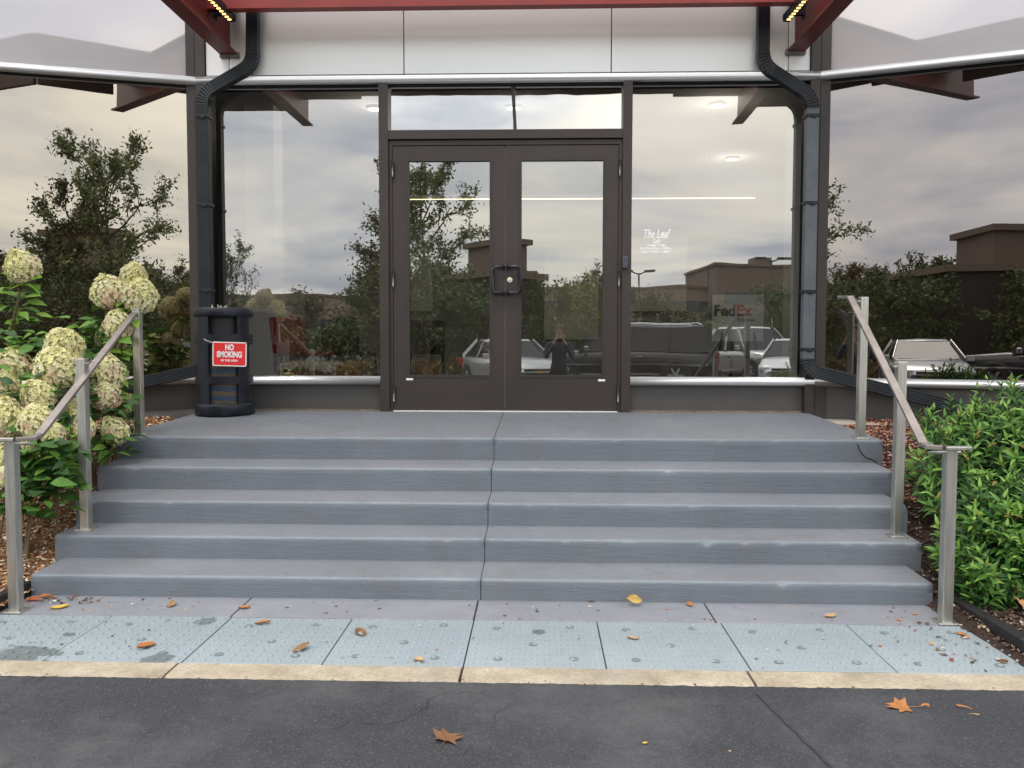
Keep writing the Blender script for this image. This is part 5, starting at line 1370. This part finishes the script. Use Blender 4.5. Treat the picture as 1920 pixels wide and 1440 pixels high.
block('dark brown building wing mirrored in the right side wall', 1776, 1925, 508, 30, 5, M_BDK, (), MR)
block('taller brown plant room above the dark wing mirrored in the right side wall', 1858, 1918, 432, 33.5, 3, M_BBRN, (), MR)
# ---------------- lamp posts
M_POLE = simple('lamp_pole', (.30, .29, .27), .5, .4)
for (px, py, dep, arms, lab) in ((1447, 487, 55, 2, 'tall twin headed parking lot lamp post mirrored in front of the brown block'), (1325, 505, 60, 1, 'parking lot lamp post mirrored beside the brown block corner'), (1197, 512, 62, 2, 'parking lot lamp post mirrored right of the window lettering'), (1482, 478, 80, 1, 'farthest lamp post mirrored near the right corner post')):
    b0 = mvirt(px, 640, dep, z=GZ); H = at(px, py, dep).z - GZ; t = thing('lamp_post', lab, 'lamp post', b0, group='parking lot lamp posts')
    b = MB(); b.tube([(0, 0, 0), (0, 0, H)], .09, 8, scl=[1, .6]); b.obj('pole', M_POLE, t)
    for s_ in ((-1, 1) if arms == 2 else (1,)):
        b = MB(); b.tube([(0, 0, H - .1), (s_ * .5, 0, H + .1)], .05, 6); b.box(min(s_ * .4, s_ * 1.2), max(s_ * .4, s_ * 1.2), -.18, .18, H + .05, H + .2); b.obj('lamp_head', M_TRIM, t)

# ---------------- the photographer
def person():
    base = Vector((.36, -.30, -.022)); t = thing('person', 'person in a dark navy jacket holding up a phone, mirrored in the right door', 'person', base)
    J = {'pelvis': (0, 0, .90, .14, .10), 'waist': (0, .01, 1.05, .135, .10), 'chest': (0, .0, 1.25, .165, .115), 'neck0': (0, 0, 1.40, .07, .065), 'neck': (0, .01, 1.46, .05, .05), 'head0': (0, .02, 1.53, .070, .078), 'head': (0, .02, 1.60, .075, .09), 'crown': (0, .01, 1.655, .05, .06)}
    vs_ = []; rd = []; ed = []; ix = {}
    def add(n, p, r, r2=None):
        ix[n] = len(vs_); vs_.append(p); rd.append((r, r2 or r)); return ix[n]
    prev = None
    for n, (x, y, z, r, r2) in J.items():
        add(n, (x, y, z), r, r2)
        if prev: ed.append((ix[prev], ix[n]))
        prev = n
    for s_ in (-1, 1):
        ch = [('hip%d' % s_, (s_ * .09, 0, .84), .095), ('thigh%d' % s_, (s_ * .105, .01, .66), .085), ('knee%d' % s_, (s_ * .11, .02, .47), .058), ('calf%d' % s_, (s_ * .115, -.01, .32), .056), ('ankle%d' % s_, (s_ * .12, -.02, .09), .038), ('heel%d' % s_, (s_ * .12, .0, .045), .042), ('toe%d' % s_, (s_ * .13, .15, .035), .032)]
        p_ = 'pelvis'
        for n, q, r in ch: add(n, q, r); ed.append((ix[p_], ix[n])); p_ = n
        ch = [('shoulder%d' % s_, (s_ * .185, 0, 1.345), .062), ('uparm%d' % s_, (s_ * .225, .04, 1.22), .050), ('elbow%d' % s_, (s_ * .23, .09, 1.10), .042), ('forearm%d' % s_, (s_ * .16, .17, 1.24), .040), ('wrist%d' % s_, (s_ * .095, .225, 1.345), .026), ('palm%d' % s_, (s_ * .075, .24, 1.385), .030)]
        p_ = 'chest'
        for n, q, r in ch: add(n, q, r); ed.append((ix[p_], ix[n])); p_ = n
        for k in range(4):
            f0 = add('f%d%d' % (s_, k), (s_ * (.083 - .003 * k), .255, 1.375 + .019 * k), .0085); f1 = add('g%d%d' % (s_, k), (s_ * .072, .278 - .002 * k, 1.378 + .02 * k), .008); f2 = add('h%d%d' % (s_, k), (s_ * .046, .283, 1.380 + .02 * k), .007)
            ed += [(ix['palm%d' % s_], f0), (f0, f1), (f1, f2)]
        a_ = add('t%d' % s_, (s_ * .06, .235, 1.40), .010); b_ = add('u%d' % s_, (s_ * .045, .240, 1.43), .009); ed += [(ix['palm%d' % s_], a_), (a_, b_)]
    me = D.meshes.new('body'); me.from_pydata([Vector(v) for v in vs_], ed, []); o = link('body', me, t)
    sk = o.modifiers.new('skin', 'SKIN'); sk.use_smooth_shade = True
    for i, (a, c) in enumerate(rd): me.skin_vertices[0].data[i].radius = (a, c)
    me.skin_vertices[0].data[0].use_root = True
    o.modifiers.new('sub', 'SUBSURF').levels = 2; o.modifiers['sub'].render_levels = 2
    bpy.context.view_layer.update()
    m2 = D.meshes.new_from_object(o.evaluated_get(bpy.context.evaluated_depsgraph_get())); o.modifiers.clear(); o.data = m2; m2.name = 'body'
    M_SKIN = simple('skin', (.50, .30, .22), .5); M_JACKET = simple('navy_jacket', (.035, .042, .075), .75, nscale=8); M_TROU = simple('dark_trousers', (.02, .02, .025), .8); M_HAIR = simple('brown_hair', (.06, .035, .02), .7); M_SHOE = simple('shoes', (.015, .015, .015), .5)
    m2.materials.clear()
    for m_ in (M_SKIN, M_JACKET, M_TROU, M_SHOE): m2.materials.append(m_)
    for f in m2.polygons:
        c = f.center; f.use_smooth = True
        f.material_index = 3 if c.z < .085 else 2 if c.z < .88 else (0 if (c.z > 1.435 and abs(c.x) < .12 and c.y < .15) or (c.y > .20 and c.z > 1.335) else 1)
    h = MB(); h.smooth = True; rows = []
    for i in range(7):
        ph = i / 6 * math.pi * .55; rows.append([(math.sin(ph) * .092 * math.cos(a), .002 + math.sin(ph) * .105 * math.sin(a) - .012, 1.59 + math.cos(ph) * .105 - (.045 if math.sin(a) < 0 and i == 6 else 0)) for a in [2 * math.pi * k / 20 for k in range(20)]])
    h.grid(rows, closed=True); h.obj('hair', M_HAIR, t)
    f_ = MB(); f_.smooth = True; f_.tube([(0, .098, 1.585), (0, .118, 1.555), (0, .104, 1.545)], .011, 8); f_.obj('nose', M_SKIN, t)
    for s_ in (-1, 1):
        e = MB(); e.smooth = True; e.lathe([(0, .010), (.010, 0), (0, -.01)], 10, Matrix.Translation((s_ * .031, .096, 1.587))); e.obj('eye', M_WHITE, t)
        e = MB(); e.tube([(s_ * .078, .015, 1.60), (s_ * .088, .005, 1.585), (s_ * .080, .012, 1.555)], .011, 6); e.obj('ear', M_SKIN, t)
    mo = MB(); mo.tube([(-.022, .100, 1.522), (0, .106, 1.520), (.022, .100, 1.522)], .005, 6); mo.obj('mouth', simple('lips', (.35, .12, .1), .5), t)
    cl = MB(); cl.smooth = True; cl.lathe([(.075, 1.41), (.070, 1.445), (.062, 1.45)], 20); cl.obj('collar', M_JACKET, t)
    ph = thing('phone', 'dark phone held up in front of the person mirrored in the right door', 'phone', base + Vector((0, .262, 1.41)))
    b = MB(); b.box(-.072, .072, -.004, .004, -.035, .036); b.obj('case', M_BLACK, ph, bevel=.004)
    b = MB(); b.box(-.066, .066, -.0055, -.0042, -.031, .032); b.obj('screen', M_CARGLASS, ph)
person()
# parking lot signpost and line markings
bb = mvirt(1594, 640, 33, MR, z=GZ); t = thing('parking_sign', 'small pale parking sign on a post mirrored left of the silver sedan', 'sign', bb)
b = MB(); b.tube([(0, 0, 0), (0, 0, 1.9)], .03, 6); b.obj('post', M_POLE, t); b = MB(); b.box(-.2, .2, .02, .035, 1.25, 1.8); b.obj('plate', M_IVORY, t)
b = MB()
for k in range(9): b.poly([(-9 + k * 2.9, -14.6, -.016), (-8.9 + k * 2.9, -14.6, -.016), (-8.9 + k * 2.9, -9.4, -.016), (-9 + k * 2.9, -9.4, -.016)])
tag(b.obj('parking_line_markings', M_IVORY), kind='structure')
